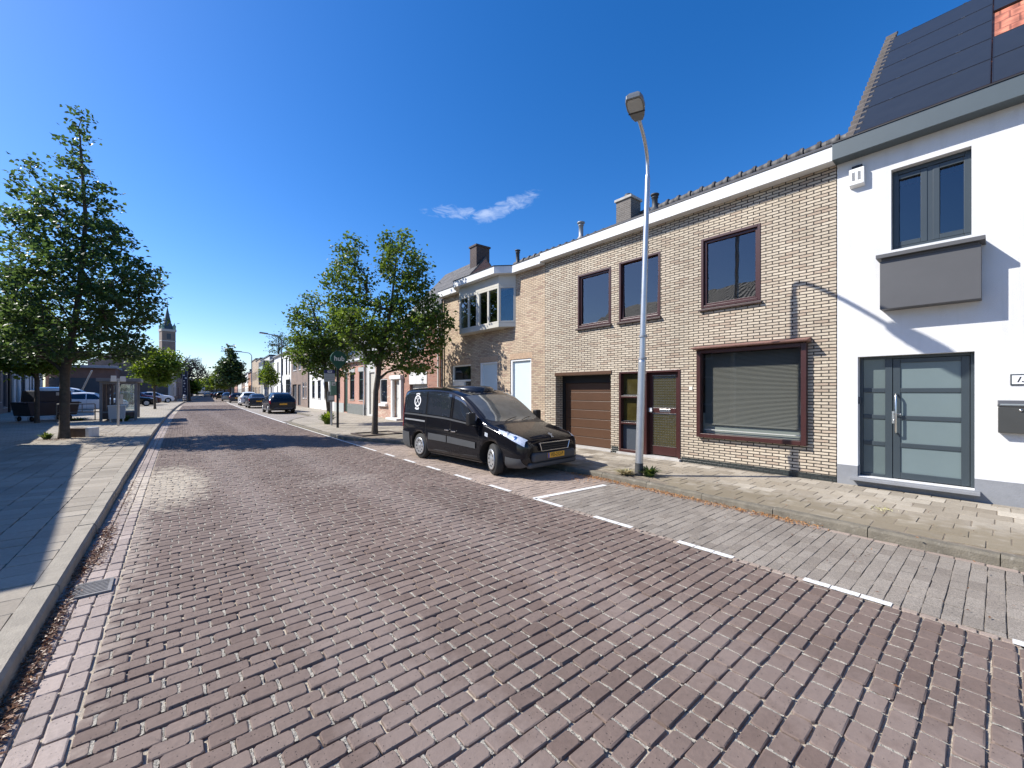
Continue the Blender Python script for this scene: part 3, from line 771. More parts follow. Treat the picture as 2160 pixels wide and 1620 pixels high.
# ================================================================ HOUSES
BASE = .10
ROOM = mat('unlit_room_tone', (.055, .052, .05), .95, var=.1)  # darkness of the rooms put into the colour
class House:
    """local frame: y along the front, x into the plot, z = height above the road"""
    def __init__(s, name, label, x, y, rz, L, D=9.0, eave=5.6, ridge=None, cat='house', group=None, ridge_x=None):
        s.t = thing(name, label, cat, (x, y, BASE), rz, group)
        s.L, s.D, s.eave, s.ridge = L, D, eave, ridge
        s.rx = ridge_x or D / 2
        s.lo = (0, 0, -BASE)
    def part(s, name, mb, m, bev=0.0, parent=None, label=None):
        o = mb.build(name, m, parent or s.t, s.lo if parent is None else None, bev)
        if label: o['label'] = label
        return o
    def wall(s, m, holes=(), z0=-.1, top=None, reveal=None, y0=0, back=True, label=None):
        mb = MB(); L = s.L; top = top or s.eave
        ys = sorted({y0, L} | {h[0] for h in holes} | {h[1] for h in holes})
        zs = sorted({z0, top} | {h[2] for h in holes} | {h[3] for h in holes})
        for a, b in zip(ys[:-1], ys[1:]):
            for c, d in zip(zs[:-1], zs[1:]):
                if any(h[0] < (a + b) / 2 < h[1] and h[2] < (c + d) / 2 < h[3] for h in holes): continue
                mb.poly([(0, a, c), (0, a, d), (0, b, d), (0, b, c)])
        for h in holes:
            a, b, c, d = h[:4]; e = h[4] if len(h) > 4 else .12; k = 1 if reveal else 0
            mb.poly([(0, a, c), (e, a, c), (e, a, d), (0, a, d)], k)
            mb.poly([(0, b, c), (0, b, d), (e, b, d), (e, b, c)], k)
            mb.poly([(0, a, d), (e, a, d), (e, b, d), (0, b, d)], k)
            mb.poly([(0, a, c), (0, b, c), (e, b, c), (e, a, c)], k)
        D = s.D
        def end(y, flip):
            p = [(0, y, z0), (D, y, z0), (D, y, s.eave)]
            if s.ridge: p.append((s.rx, y, s.ridge - .03))
            p.append((0, y, top if not s.ridge else s.eave))
            mb.poly(p[::-1] if flip else p)
        end(y0, False); end(L, True)
        if back: mb.poly([(D, y0, z0), (D, L, z0), (D, L, s.eave), (D, y0, s.eave)])
        if not s.ridge: mb.poly([(0, y0, top - .02), (D, y0, top - .02), (D, L, top - .02), (0, L, top - .02)])
        # floors, so that rooms are dark boxes and not one lit hall
        mb.poly([(.3, y0 + .02, 2.95), (D - .02, y0 + .02, 2.95), (D - .02, L - .02, 2.95), (.3, L - .02, 2.95)])
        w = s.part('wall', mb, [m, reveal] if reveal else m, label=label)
        # lining behind the windows, its near-black colour stands in for unlit rooms
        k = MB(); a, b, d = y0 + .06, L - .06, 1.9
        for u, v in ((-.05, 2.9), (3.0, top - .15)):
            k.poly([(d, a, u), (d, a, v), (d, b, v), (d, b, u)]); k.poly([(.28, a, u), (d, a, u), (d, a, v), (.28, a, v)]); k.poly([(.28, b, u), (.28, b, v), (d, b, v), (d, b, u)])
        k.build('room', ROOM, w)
        return w
    def roof(s, m, ov=.25, th=.09, y0=-.02, y1=.02, ridge_tiles=None, x0=None, z0=None):
        L, D = s.L, s.D
        sl = (s.ridge - s.eave) / s.rx
        xa = -ov if x0 is None else x0
        za = s.eave + xa * sl + .06 if z0 is None else z0
        slb = (s.ridge - s.eave) / (D - s.rx)
        pr = [(xa, za), (s.rx, s.ridge + .06), (D + .25, s.eave - .25 * slb + .06), (D + .25, s.eave - .25 * slb + .06 - th), (s.rx, s.ridge - th + .06), (xa, za - th)]
        mb = MB(); mb.prism(pr, 'y', y0, L + y1)
        r = s.part('roof', mb, m)
        if ridge_tiles:
            k = MB(); n = int((L + y1 - y0) / .38)
            for i in range(n):
                y = y0 + .38 * i
                k.tube([(s.rx, y, s.ridge + .07), (s.rx, y + .36, s.ridge + .05)], [.125, .11], 10)
                k.tube([(s.rx, y, s.ridge + .075), (s.rx, y + .07, s.ridge + .075)], [.145, .145], 10)
            k.build('ridge_tiles', ridge_tiles, r)
        s.r = r
        return r
    def slope(s, x):
        return s.eave + (s.ridge - s.eave) / s.rx * x + .06
    def window(s, y0, y1, z0, z1, fm, gm=None, depth=.10, fw=.06, mull=(), trans=(), sill=None, sill_out=.05, sill_h=.05, proud=None, name='window', label=None):
        gm = gm or GLASS
        x1 = depth + .02; x0 = depth - .05 if proud is None else -proud
        f = MB()
        f.box(x0, x1, y0, y0 + fw, z0, z1); f.box(x0, x1, y1 - fw, y1, z0, z1)
        f.box(x0, x1, y0 + fw, y1 - fw, z0, z0 + fw); f.box(x0, x1, y0 + fw, y1 - fw, z1 - fw, z1)
        for q in mull:
            y = y0 + (y1 - y0) * q; f.box(x0 + .004, x1, y - fw * .55, y + fw * .55, z0 + fw, z1 - fw)
        for q in trans:
            z = z0 + (z1 - z0) * q; f.box(x0 + .006, x1, y0 + fw, y1 - fw, z - fw * .5, z + fw * .5)
        w = s.part(name, f, fm, .006, label=label)
        p = MB(); p.poly([(depth, y0 + fw * .6, z0 + fw * .6), (depth, y0 + fw * .6, z1 - fw * .6), (depth, y1 - fw * .6, z1 - fw * .6), (depth, y1 - fw * .6, z0 + fw * .6)])
        p.build('pane', gm, w)
        if sill:
            q = MB(); q.prism([(-sill_out, z0 - sill_h), (-sill_out, z0 - sill_h * .35), (depth - .02, z0 - .001), (depth - .02, z0 - sill_h)], 'y', y0 - .03, y1 + .03)
            q.build('sill', sill, w, bev=.004)
        return w
    def door(s, y0, y1, z0, z1, m, depth=.14, panels=0, pane=None, fm=None, fw=.07, handle=None, name='door', gm=None, step=None):
        f = MB()
        if fm:
            g = MB(); x0, x1 = depth - .06, depth + .03
            g.box(x0, x1, y0, y0 + fw, z0, z1); g.box(x0, x1, y1 - fw, y1, z0, z1); g.box(x0, x1, y0 + fw, y1 - fw, z1 - fw, z1)
            s.part('door_frame', g, fm, .005)
            y0 += fw; y1 -= fw; z1 -= fw
        f.box(depth, depth + .04, y0, y1, z0, z1)
        W, H = y1 - y0, z1 - z0
        for i in range(panels):
            a = z0 + H * (.07 + .9 * i / panels); b = z0 + H * (.07 + .9 * (i + .84) / panels)
            f.box(depth - .012, depth, y0 + W * .16, y1 - W * .16, a, b)
        d = s.part(name, f, m, .006)
        if pane:
            a, b = pane
            p = MB(); p.poly([(depth - .004, y0 + W * .18, z0 + H * a), (depth - .004, y0 + W * .18, z0 + H * b), (depth - .004, y1 - W * .18, z0 + H * b), (depth - .004, y1 - W * .18, z0 + H * a)])
            p.build('pane', gm or DARKGLASS, d)
        if handle:
            h = MB(); h.tube([(depth - .05, y0 + .10, z0 + 1.0), (depth - .05, y0 + .22, z0 + 1.0)], .012, 8); h.tube([(depth, y0 + .10, z0 + 1.0), (depth - .05, y0 + .10, z0 + 1.0)], .012, 8)
            h.build('handle', handle, d)
        if step:
            q = MB(); q.box(-.22, .05, y0 - .12, y1 + .12, .02, z0 - .004); s.part('doorstep', q, step, .01)
        return d
    def fascia(s, m, x, z0, z1, y0=0, y1=None, back=0.0, cap=None):
        y1 = s.L if y1 is None else y1
        f = MB(); f.box(x, back - .002, y0, y1, z0, z1)
        o = s.part('fascia', f, m, .006)
        if cap:
            c = MB(); c.box(x - .012, back - .01, y0, y1, z1 + .001, z1 + .022); c.build('gutter_edge', cap, o)
        return o
    def chimney(s, x0, x1, y0, y1, z0, z1, m, cap, pot=None):
        c = MB(); c.box(x0, x1, y0, y1, z0, z1)
        o = c.build('chimney', m, s.r)
        k = MB(); k.box(x0 - .05, x1 + .05, y0 - .05, y1 + .05, z1 + .001, z1 + .09); k.build('chimney_cap', cap, s.r, bev=.01)
        if pot:
            p = MB(); p.lathe([(0, z1 + .30), (.13, z1 + .28), (.15, z1 + .2), (.13, z1 + .09)], 14, o=((x0 + x1) / 2, (y0 + y1) / 2, 0)); p.build('chimney_pot', pot, s.r)
        return o
    def flue(s, x, y, z1, m, r=.075, hat=1.5):
        z0 = s.slope(x) - .06
        p = MB(); p.lathe([(r * 2.4, z0), (r * 1.5, z0 + .10), (r, z0 + .16), (r, z1 - .14), (r * 1.25, z1 - .13), (r * 1.25, z1 - .11), (r, z1 - .10), (r * .9, z1 - .075)], 16, o=(x, y, 0))
        p.lathe([(r * .9, z1 - .075), (r * hat, z1 - .05), (r * hat, z1 - .02), (r * .5, z1), (0, z1)], 16, o=(x, y, 0))
        return p.build('flue', m, s.r)
    def downpipe(s, y, z0, z1, m, r=.04):
        p = MB(); p.tube([(-.07, y, z0), (-.07, y, z1)], r, 10)
        for z in np.arange(z0 + .5, z1, 1.6):
            p.box(-.115, 0, y - .015, y + .015, z, z + .03)
        return s.part('downpipe', p, m)

# ---------- materials shared by the houses
M_render = mat('white_render', (.64, .64, .635), .9, var=.05, streak=.10, scale=1.3, bump=.55, bscale=130, dirt=((.62, .61, .58), 1.1, .60, .35))
M_anthr = mat('anthracite_frame', (.034, .046, .054), .38, var=.05)
M_anthr2 = mat('anthracite_fascia', (.072, .092, .10), .42, var=.06)
M_panel = mat('grey_door_panel', (.132, .172, .175), .33, var=.03)
M_stone = mat('blue_stone', (.215, .222, .235), .7, var=.14, scale=5, bump=.25, bscale=60)
M_boxgrey = mat('grey_cladding', (.075, .075, .078), .55, var=.08, scale=2)
M_steel = mat('stainless_steel', (.62, .62, .60), .28, 1.0, var=.04)
M_tile_dk = roof_tiles('dark_roof_tiles', (.075, .07, .068), (.105, .10, .095))
M_tile_rd = roof_tiles('red_roof_tiles', (.40, .13, .075), (.52, .19, .11), .24, .33)
M_tile_br = mat('verge_tiles', (.10, .085, .076), .8, var=.4, scale=9, bump=.4)
M_yellow = brick('yellow_brick', (.55, .47, .36), (.455, .38, .285), (.045, .038, .031), .222, .0562, .0098, 1.0, .22, c3=(.40, .31, .23), off=.5)
M_beige = brick('beige_brick', (.56, .44, .31), (.48, .36, .245), (.27, .215, .16), .21, .0562, .010, 1.0, .30, c3=(.37, .25, .18))
M_white = mat('white_paint', (.68, .68, .67), .5, var=.03, streak=.15, dirt=((.60, .58, .54), 2.2, .62, .4))
M_whitegl = mat('white_frame', (.78, .78, .76), .35, var=.03)
M_red = mat('redbrown_frame', (.047, .014, .0125), .35, var=.18, scale=7, bump=.1)
M_reddk = mat('dark_brown_sill', (.055, .030, .026), .45, var=.2)
M_garage = mat('brown_garage_panel', (.085, .041, .021), .42, var=.10, scale=2.5)
M_black = mat('black_frame', (.012, .011, .011), .45, var=.2)
M_dktile = brick('dark_plinth_tile', (.020, .026, .026), (.035, .042, .04), (.012, .012, .012), .11, .055, .006, .4, .3, .35)
M_conc = mat('grey_concrete', (.42, .40, .37), .85, var=.2, scale=6, bump=.4)
M_grey = mat('grey_metal', (.30, .31, .32), .5, .3, var=.1)
M_dkgrey = mat('dark_flue', (.045, .05, .055), .6, var=.25, scale=8)
M_chim = brick('dark_chimney_brick', (.14, .12, .105), (.10, .085, .075), (.20, .185, .165), .21, .065, .012, .8, .3)
M_chim2 = brick('brown_chimney_brick', (.07, .042, .036), (.05, .032, .03), (.10, .085, .08), .21, .065, .012, .8, .3)
M_amber = mat('amber_glass', (.042, .034, .010), .16, var=.35, scale=5, spec=.6)
M_blind = mat('pale_blind', (.19, .195, .18), .5, var=.03)
M_blue_int = mat('dark_room', (.02, .02, .02), .9)

# ---------------------------------------------------------------- white rendered house
H = House('house', 'white rendered house with anthracite front door, grey plinth and solar panels on its roof', 9.0, -6.0, 0, 7.84, 11.2, 5.48, 10.56, ridge_x=5.13)
HW = H
o = 6.0      # local y = world y + 6
wh = [(.24 + o, 1.56 + o, .262, 2.28, .22), (.27 + o, 1.14 + o, 3.98, 5.28, .20), (2.2, 3.5, 1.0, 2.4, .13), (2.2, 3.4, 3.98, 5.28, .13)]
H.wall(M_render, wh, reveal=M_render, top=5.80)
H.roof(M_tile_rd, x0=.40, z0=5.95)
# roof plane: z = 5.95 + .985 (x - .40)
vt = MB()
for i in range(26):                         # verge tiles down the gable edge
    x = .45 + .195 * i; z = 5.95 + .985 * (x - .40) + .10
    vt.add([(x, 7.70, z - .12), (x + .21, 7.70, z + .08), (x + .21, 7.70, z + .13), (x, 7.70, z + .0), (x, 7.92, z - .14), (x + .21, 7.92, z + .05), (x + .21, 7.92, z + .11), (x, 7.92, z - .01)],
           [(0, 1, 2, 3), (7, 6, 5, 4), (0, 4, 5, 1), (3, 2, 6, 7), (0, 3, 7, 4), (1, 5, 6, 2)])
vt.build('verge_tiles', M_tile_br, H.r, bev=.012)
pl = MB()
pl.box(-.012, .02, 0, .24 + o, -.1, .43); pl.box(-.012, .02, 1.56 + o, 7.84, -.1, .43); pl.box(-.006, .03, .24 + o + .001, 1.56 + o - .001, -.1, .20)
pl.box(.02, .13, 1.56 + o - .012, 1.56 + o + .001, .262, .43)
pl.build_each('plinth', M_stone, H.t, H.lo)
# front door
fr = MB(); y0, y1 = .24 + o, 1.56 + o; x0, x1 = .075, .15
ds = 1.16 + o                               # the post between door leaf and sidelight
fr.box(x0, x1, y0, y0 + .045, .262, 2.28); fr.box(x0, x1, y1 - .045, y1, .262, 2.28); fr.box(x0, x1, y0 + .045, y1 - .045, 2.235, 2.28)
fr.box(x0, x1, ds - .015, ds + .075, .262, 2.235); fr.box(x0, x1, ds + .075, y1 - .045, .262, .31)
FR1 = H.part('door_frame', fr, M_anthr, .005)
dr = MB(); a, b, c, d = y0 + .05, ds - .02, .275, 2.23
dr.box(.085, .14, a, a + .09, c, d); dr.box(.085, .14, b - .09, b, c, d); dr.box(.085, .14, a + .09, b - .09, c, c + .10); dr.box(.085, .14, a + .09, b - .09, d - .07, d)
zs = [c + .10 + (d - .07 - c - .10) * k / 4 for k in range(5)]
for z in zs[1:-1]: dr.box(.088, .14, a + .09, b - .09, z - .035, z + .035)
D1 = H.part('door', dr, M_anthr, .005)
pn = MB(); sp = MB()
for k in range(4):
    e, f2 = zs[k] + (.035 if k else 0), zs[k + 1] - (.035 if k < 3 else 0)
    pn.box(.105, .13, a + .085, b - .085, e - .004, f2 + .004)
sp.box(.105, .13, ds + .07, y1 - .04, .30, 2.24)
pn.build('door_panels', M_panel, D1)
sl = MB()
for z in zs[1:-1]: sl.box(.088, .14, ds + .075, y1 - .045, z - .035, z + .035)
S1 = H.part('sidelight', sp, mat('sidelight_glass', (.10, .13, .13), .2, var=.05))
sl.build_each('glazing_bar', M_anthr, S1, bev=.004)
hd = MB(); hy = b - .045
hd.tube([(.085, hy, 1.02), (.02, hy, 1.02), (.0, hy, 1.05), (.0, hy, 1.62), (.02, hy, 1.65), (.085, hy, 1.65)], .016, 10)
hd.build('handle', M_steel, D1)
lv = MB(); lv.tube([(.085, hy + .03, 1.33), (.04, hy + .03, 1.33), (.035, hy - .06, 1.325)], .011, 8); lv.box(.075, .086, hy + .005, hy + .055, 1.17, 1.37); lv.lathe([(0, .066), (.014, .066), (.014, .086)], 12, 'x', o=(0, hy + .03, 1.22)); lv.build('lever', M_steel, D1)
for q in (FR1, D1, S1): q.location.x += .085
st = MB(); st.box(-.16, .155, .18 + o, 1.64 + o, .205, .255); H.part('doorstep', st, M_stone, .006)
bl = MB(); bl.box(.03, .07, 1.5602 + o - .028, 1.559 + o, 1.48, 1.60); H.part('doorbell', bl, M_boxgrey, .004)
# upper window with the grey box below it
WN1 = H.window(.27 + o, 1.14 + o, 3.98, 5.28, M_anthr, depth=.10, fw=.07, mull=(.5,))
ms = MB(); c = .705 + o
for q in (c - .43, c + .03):
    ms.box(.045, .10, q, q + .075, 4.05, 5.2); ms.box(.045, .10, q + .325, q + .40, 4.05, 5.2); ms.box(.045, .10, q + .075, q + .325, 4.05, 4.12); ms.box(.045, .10, q + .075, q + .325, 5.13, 5.2)
ms.build('window_sash', M_anthr, WN1, bev=.005); WN1.location.x += .07
bx = MB(); bx.box(-.27, -.001, .17 + o, 1.24 + o, 3.0, 3.76)
BXO = H.part('window_box', bx, M_boxgrey, .004)
bt = MB(); bt.box(-.34, .08, .13 + o, 1.28 + o, 3.80, 3.86); bt.box(-.27, -.001, .19 + o, 1.22 + o, 3.761, 3.799); bt.build('window_sill', M_boxgrey, BXO, bev=.004)
H.window(2.2, 3.5, 1.0, 2.4, M_anthr2, depth=.10, fw=.07, mull=(.5,), sill=M_boxgrey)
H.window(2.2, 3.4, 3.98, 5.28, M_anthr2, depth=.10, fw=.07, mull=(.5,), sill=M_boxgrey)
# box gutter
H.fascia(M_anthr2, -.25, 5.65, 5.93, 0, 7.86, cap=M_black)
gt = MB(); gt.box(-.001, .62, 0, 7.84, 5.82, 5.925); H.part('gutter', gt, M_anthr2)

# solar panels
M_solar = mat('solar_cell', (.026, .029, .033), .34, var=.12, coat=.0, spec=.35)
M_solfr = mat('solar_frame', (.02, .02, .022), .4)
def solar(x0, x1, y0, y1, label):
    z = lambda x: 5.95 + .985 * (x - 9.40)
    t = thing('solar_panel', label, 'solar panel', (x0, y0, z(x0) + .03), 0, 'black solar panels on the white house')
    L = math.hypot(x1 - x0, z(x1) - z(x0)) - .012; W = y1 - y0 - .008
    e = bpy.data.objects
    fr = MB(); w = .012
    fr.box(0, L, 0, w, 0, .035); fr.box(0, L, W - w, W, 0, .035); fr.box(0, w, w, W - w, 0, .035); fr.box(L - w, L, w, W - w, 0, .035)
    cl = MB(); cl.box(w, L - w, w, W - w, .008, .031)
    ck = MB()
    for q in (.25, .75): ck.box(L, L + .016, W * q - .03, W * q + .03, .01, .042)
    an = -math.atan2(z(x1) - z(x0), x1 - x0)
    for nm, k, m in (('frame', fr, M_solfr), ('cells', cl, M_solar), ('clamp', ck, M_steel)):
        for q in k.build_each(nm, m, t) if nm == 'clamp' else [k.build(nm, m, t)]: q.rotation_euler = (0, an, 0)
xr = [9.93, 10.78, 11.60, 12.42, 13.24, 14.06]
words = ['lowest', 'second from the bottom', 'middle', 'second from the top', 'topmost']
for i in range(5):
    solar(xr[i], xr[i + 1], .10, 1.79, f'black solar panel by the roof edge, {words[i]} of the column of five')
for i, wd in zip((0, 1), ('lower', 'upper')):
    solar(xr[i], xr[i + 1], -1.62, .092, f'black solar panel under the patch of red tiles, {wd} of the pair')
solar(12.82, 13.64, -1.62, .092, 'black solar panel just above the patch of red roof tiles')

# things hung on the white wall
t = thing('letter_box', 'dark grey steel letter box on the white wall beside the grey front door', 'letter box', (8.998, -.16, 1.12))
k = MB(); k.box(-.11, 0, -.19, .18, 0, .36); k.build('body', mat('letterbox_grey', (.07, .07, .065), .4, .4, var=.1), t, bev=.008)
k = MB(); k.prism([(-.118, .365), (-.118, .395), (-.10, .45), (0, .452), (0, .365)], 'y', -.195, .185); k.build('lid', mat('letterbox_lid', (.10, .10, .10), .35, .4), t, bev=.006)
k = MB(); k.box(-.125, -.1185, -.17, .16, .385, .405); k.build('slot_trim', M_steel, t)
k = MB(); k.lathe([(0, -.128), (.016, -.126), (.018, -.11)], 14, 'x', o=(0, -.02, .32)); k.build('lock', M_steel, t)
t = thing('number_plaque', 'small pale house number plaque with dark border above the letter box', 'sign', (8.998, -.21, 1.78))
k = MB(); k.box(-.012, 0, -.11, .12, 0, .155); k.build('border', M_anthr, t, bev=.003)
k = MB(); k.box(-.0155, -.0122, -.095, .105, .018, .137); k.build('plate', mat('plaque_white', (.72, .72, .72), .4, var=.05), t)
text('digits', '131', .105, M_black, t, (-.0165, .0, .076), (R(90), 0, R(-90)), .0012, .35, .002)
t = thing('siren_box', 'white louvred alarm box with black foot high on the white wall', 'alarm box', (8.998, 1.56, 5.15))
k = MB(); k.prism([(0, .0), (-.10, .03), (-.10, .30), (0, .31)], 'y', -.10, .10); k.build('housing', M_whitegl, t, bev=.01)
k = MB()
for q in (-.055, .02):
    for i in range(8): k.box(-.103, -.099, q, q + .04, .10 + .018 * i, .109 + .018 * i)
k.build_each('louvre', M_black, t)
k = MB(); k.box(-.07, 0, -.07, .07, .311, .36); k.build('cap', M_black, t, bev=.01)

# ---------------------------------------------------------------- yellow brick house with garage
H = House('house', 'yellow brick house with brown garage door and large red-framed shop window', 9.0, 1.852, 0, 7.22, 9.0, 5.86, 7.92, ridge_x=3.95)
HB = H; o = -1.852
holes = [(6.61, 7.75, 3.48, 4.98, .10), (5.20, 6.36, 3.48, 5.02, .10), (3.05, 4.23, 3.50, 5.02, .10), (6.62, 8.62, .10, 2.16, .42), (4.70, 6.36, .10, 2.20, .16), (2.29, 4.27, .72, 2.57, .10)]
holes = [(a + o, b + o, c, d, e) for a, b, c, d, e in holes]
H.wall(M_yellow, holes)
r = H.roof(M_tile_dk, x0=-.20, z0=5.92, ridge_tiles=M_tile_dk)
H.fascia(M_white, -.22, 5.66, 5.905, 0, 7.22, cap=M_black)
for (a, b, c, d) in ((6.61, 7.75, 3.48, 4.98), (5.20, 6.36, 3.48, 5.02), (3.05, 4.23, 3.50, 5.02)):
    w = H.window(a + o, b + o, c, d, M_red, depth=.075, fw=.055, proud=.012, sill=M_reddk, sill_out=.07, sill_h=.06)
    ish = MB(); y0, y1, z0, z1 = a + o + .056, b + o - .056, c + .056, d - .056
    tilt = .07 if a == 5.20 else 0
    def sx(z): return .03 + tilt * (z - z0) / (z1 - z0)
    for (p, q, u, v) in ((y0, y0 + .05, z0, z1), (y1 - .05, y1, z0, z1), (y0 + .05, y1 - .05, z0, z0 + .05), (y0 + .05, y1 - .05, z1 - .05, z1)):
        ish.add([(sx(u), p, u), (sx(u), q, u), (sx(v), q, v), (sx(v), p, v), (sx(u) + .05, p, u), (sx(u) + .05, q, u), (sx(v) + .05, q, v), (sx(v) + .05, p, v)],
                [(0, 3, 2, 1), (4, 5, 6, 7), (0, 1, 5, 4), (1, 2, 6, 5), (2, 3, 7, 6), (3, 0, 4, 7)])
    ish.build('sash', M_red, w, bev=.005)
# large shop window: frame stands proud of the wall, a slatted blind behind the glass
f = MB(); a, b, c, d = 2.27 + o, 4.29 + o, .70, 2.585
f.box(-.10, .05, a, a + .085, c, d); f.box(-.10, .05, b - .085, b, c, d); f.box(-.10, .05, a + .085, b - .085, c, c + .085); f.box(-.10, .05, a + .085, b - .085, d - .07, d)
W = H.part('window', f, M_red, .006)
p = MB(); p.poly([(-.02, a + .08, c + .08), (-.02, a + .08, d - .06), (-.02, b - .08, d - .06), (-.02, b - .08, c + .08)]); p.build('pane', glass('shop_glass', (.88, .88, .85), 1.6), W)
k = MB(); z = c + .30
while z < d - .10:
    k.add([(.10, a + .10, z), (.10, b - .10, z), (.128, b - .10, z + .024), (.128, a + .10, z + .024)], [(0, 1, 2, 3)]); z += .0255
k.box(.09, .13, a + .10, b - .10, c + .275, c + .295)
k.build('blind', M_blind, W)
k = MB(); k.box(.135, .15, a + .02, b - .02, c - .02, c + .52); k.build('lower_curtain', mat('grey_net', (.24, .27, .26), .8, var=.05), W)
k = MB(); k.box(.08, .085, a + .09, b - .09, c + .155, c + .17); k.build('curtain_rail', M_whitegl, W)
k = MB(); k.prism([(-.24, d + .02), (-.25, d + .045), (0, d + .10), (0, d + .012)], 'y', a - .055, b + .055); k.build('canopy', mat('canopy_wood', (.20, .105, .085), .6, var=.3, scale=9), W, bev=.004)
# garage
f = MB(); a, b, c, d = 6.62 + o, 8.62 + o, .10, 2.16
f.box(-.02, .06, a - .03, b + .03, d - .005, d + .09); H.part('garage_lintel', f, M_garage, .006)
f = MB(); f.box(.30, .40, a, a + .06, c, d); f.box(.30, .40, b - .10, b, c, d); f.box(.30, .40, a + .06, b - .10, d - .22, d)
GF = H.part('garage_frame', f, M_black, .005)
k = MB(); n = 7; h = (d - .22 - c - .02) / n
for i in range(n): k.box(.34, .38, a + .06, b - .10, c + .02 + h * i + .006, c + .02 + h * (i + 1) - .006)
k.box(.365, .39, a + .06, b - .10, c, d - .22)
H.part('garage_door', k, M_garage, .006)
k = MB(); k.box(-.04, .30, a - .02, b + .02, .09, .128); H.part('garage_sill', k, M_conc, .006)
# entrance with sidelight
f = MB(); a, b, c, d = 4.70 + o, 6.36 + o, .15, 2.20
po = 5.56 + o
f.box(-.015, .12, a, a + .06, c, d); f.box(-.015, .12, b - .06, b, c, d); f.box(-.015, .12, a + .06, b - .06, d - .055, d)
f.box(-.015, .12, po, po + .11, c, d - .055); f.box(-.015, .12, po + .11, b - .06, c, c + .07)
for z in (.86, 1.53): f.box(-.012, .12, po + .11, b - .06, z, z + .05)
E1 = H.part('entrance_frame', f, M_red, .006)
k = MB()
for z in (.90, 1.56): k.box(.05, .09, po + .12, b - .08, z + .03, z + .05)
k.build_each('vent_bar', M_steel, E1)
k = MB(); k.poly([(.11, po + .1, .94), (.11, po + .1, 2.15), (.11, b - .05, 2.15), (.11, b - .05, .94)]); k.build('upper_panes', M_amber, E1)
k = MB(); k.box(.10, .115, po + .1, b - .05, .21, .87); k.build('lower_panel', mat('slate_grey_panel', (.055, .065, .08), .35), E1)
k = MB(); a2, b2, c2, d2 = a + .065, po - .005, .17, d - .06
for y in (a2, b2 - .10): k.box(.10, .145, y, y + .10, c2, d2)
k.box(.10, .145, a2 + .10, b2 - .10, c2, c2 + .22); k.box(.10, .145, a2 + .10, b2 - .10, d2 - .07, d2); k.box(.10, .145, a2 + .10, b2 - .10, 1.17, 1.30)
DD = H.part('door', k, M_red, .006)
k = MB(); k.box(.118, .13, a2 + .09, b2 - .09, c2 + .2, 1.18); k.box(.118, .13, a2 + .09, b2 - .09, 1.29, d2 - .06); k.build('panes', M_amber, DD)
r2 = np.random.default_rng(3)            # pressed studs of the patterned glass
def studs(z0, z1):
    k = MB(); ny, nz = 28, max(4, int((z1 - z0) / .030)); vs = []
    for j in range(nz + 1):
        for i in range(ny + 1):
            d = .007 if i % 2 and j % 2 else .0
            vs.append((.1175 - d, a2 + .095 + (b2 - a2 - .19) * i / ny + r2.normal(0, .0012), z0 + (z1 - z0) * j / nz + r2.normal(0, .0012)))
    k.add(vs, [(j * (ny + 1) + i, (j + 1) * (ny + 1) + i, (j + 1) * (ny + 1) + i + 1, j * (ny + 1) + i + 1) for j in range(nz) for i in range(ny)])
    return k
k = studs(c2 + .215, 1.165); k2 = studs(1.305, d2 - .075)
k2.build('glass_studs', mat('stud_glass', (.050, .042, .014), .10, spec=.9), DD)
k.build('glass_studs', mat('stud_glass', (.050, .042, .014), .10, spec=.9), DD)
k = MB(); k.box(.094, .0995, a2 + .24, b2 - .28, 1.20, 1.27); k.build('mail_slot', M_steel, DD, bev=.003)
k = MB(); k.box(.06, .099, b2 - .085, b2 - .015, 1.19, 1.29); k.tube([(.055, b2 - .05, 1.23), (.05, b2 - .11, 1.23)], .009, 8); k.build('handle', M_whitegl, DD, bev=.003)
k = MB()
for z in (c2 + .21, 1.16, 1.305, d2 - .075): k.box(.095, .0995, a2 + .09, b2 - .09, z, z + .012)
k.build('glazing_strip', M_steel, DD)
k = MB(); k.box(-.10, .12, a - .02, b + .02, .088, .149); H.part('doorstep', k, M_conc, .006)
k = MB(); k.box(-.012, 0, 4.42 + o, 4.50 + o, 1.72, 1.80); H.part('number_plate', k, mat('plate_pale', (.66, .62, .54), .5), .003)
# dark tiled plinth
k = MB(); k.box(-.010, .02, 0, 4.70 + o - .025, .0, .205); k.box(-.010, .02, 6.39 + o, 6.59 + o, .0, .26); k.box(-.010, .02, 8.65 + o, 7.22, .0, .26); k.build_each('plinth', M_dktile, H.t, H.lo)
H.chimney(3.35, 3.95, 8.25 + o, 8.85 + o, 6.9, 8.42, M_chim, M_conc, M_dkgrey)
H.flue(2.45, 6.80 + o, 7.72, M_dkgrey, .085)
H.flue(1.55, 8.95 + o, 7.30, M_grey, .075, 1.7)

# ---------------------------------------------------------------- beige brick house with the bay window
H = House('house', 'beige brick house with white upstairs bay window and pale shutters', 9.0, 9.076, 0, 6.14, 9.0, 5.80, 7.75, ridge_x=3.95)
HY = H; o = -9.076
holes = [(a + o, b + o, c, d, e) for a, b, c, d, e in ((9.70, 10.74, .10, 2.76, .12), (11.46, 12.50, .75, 2.75, .12), (13.10, 14.48, .10, 2.74, .14), (10.55, 13.62, 4.0, 5.3, .3))]
H.wall(M_beige, holes)
H.roof(M_tile_dk, x0=-.20, z0=5.86, ridge_tiles=M_tile_dk)
H.fascia(M_white, -.22, 5.60, 5.84, 0, 10.42 + o, cap=M_black)
H.fascia(M_white, -.22, 5.60, 5.84, 13.78 + o, 6.14, cap=M_black)
M_cream = mat('cream_frame', (.52, .495, .43), .5, var=.04)
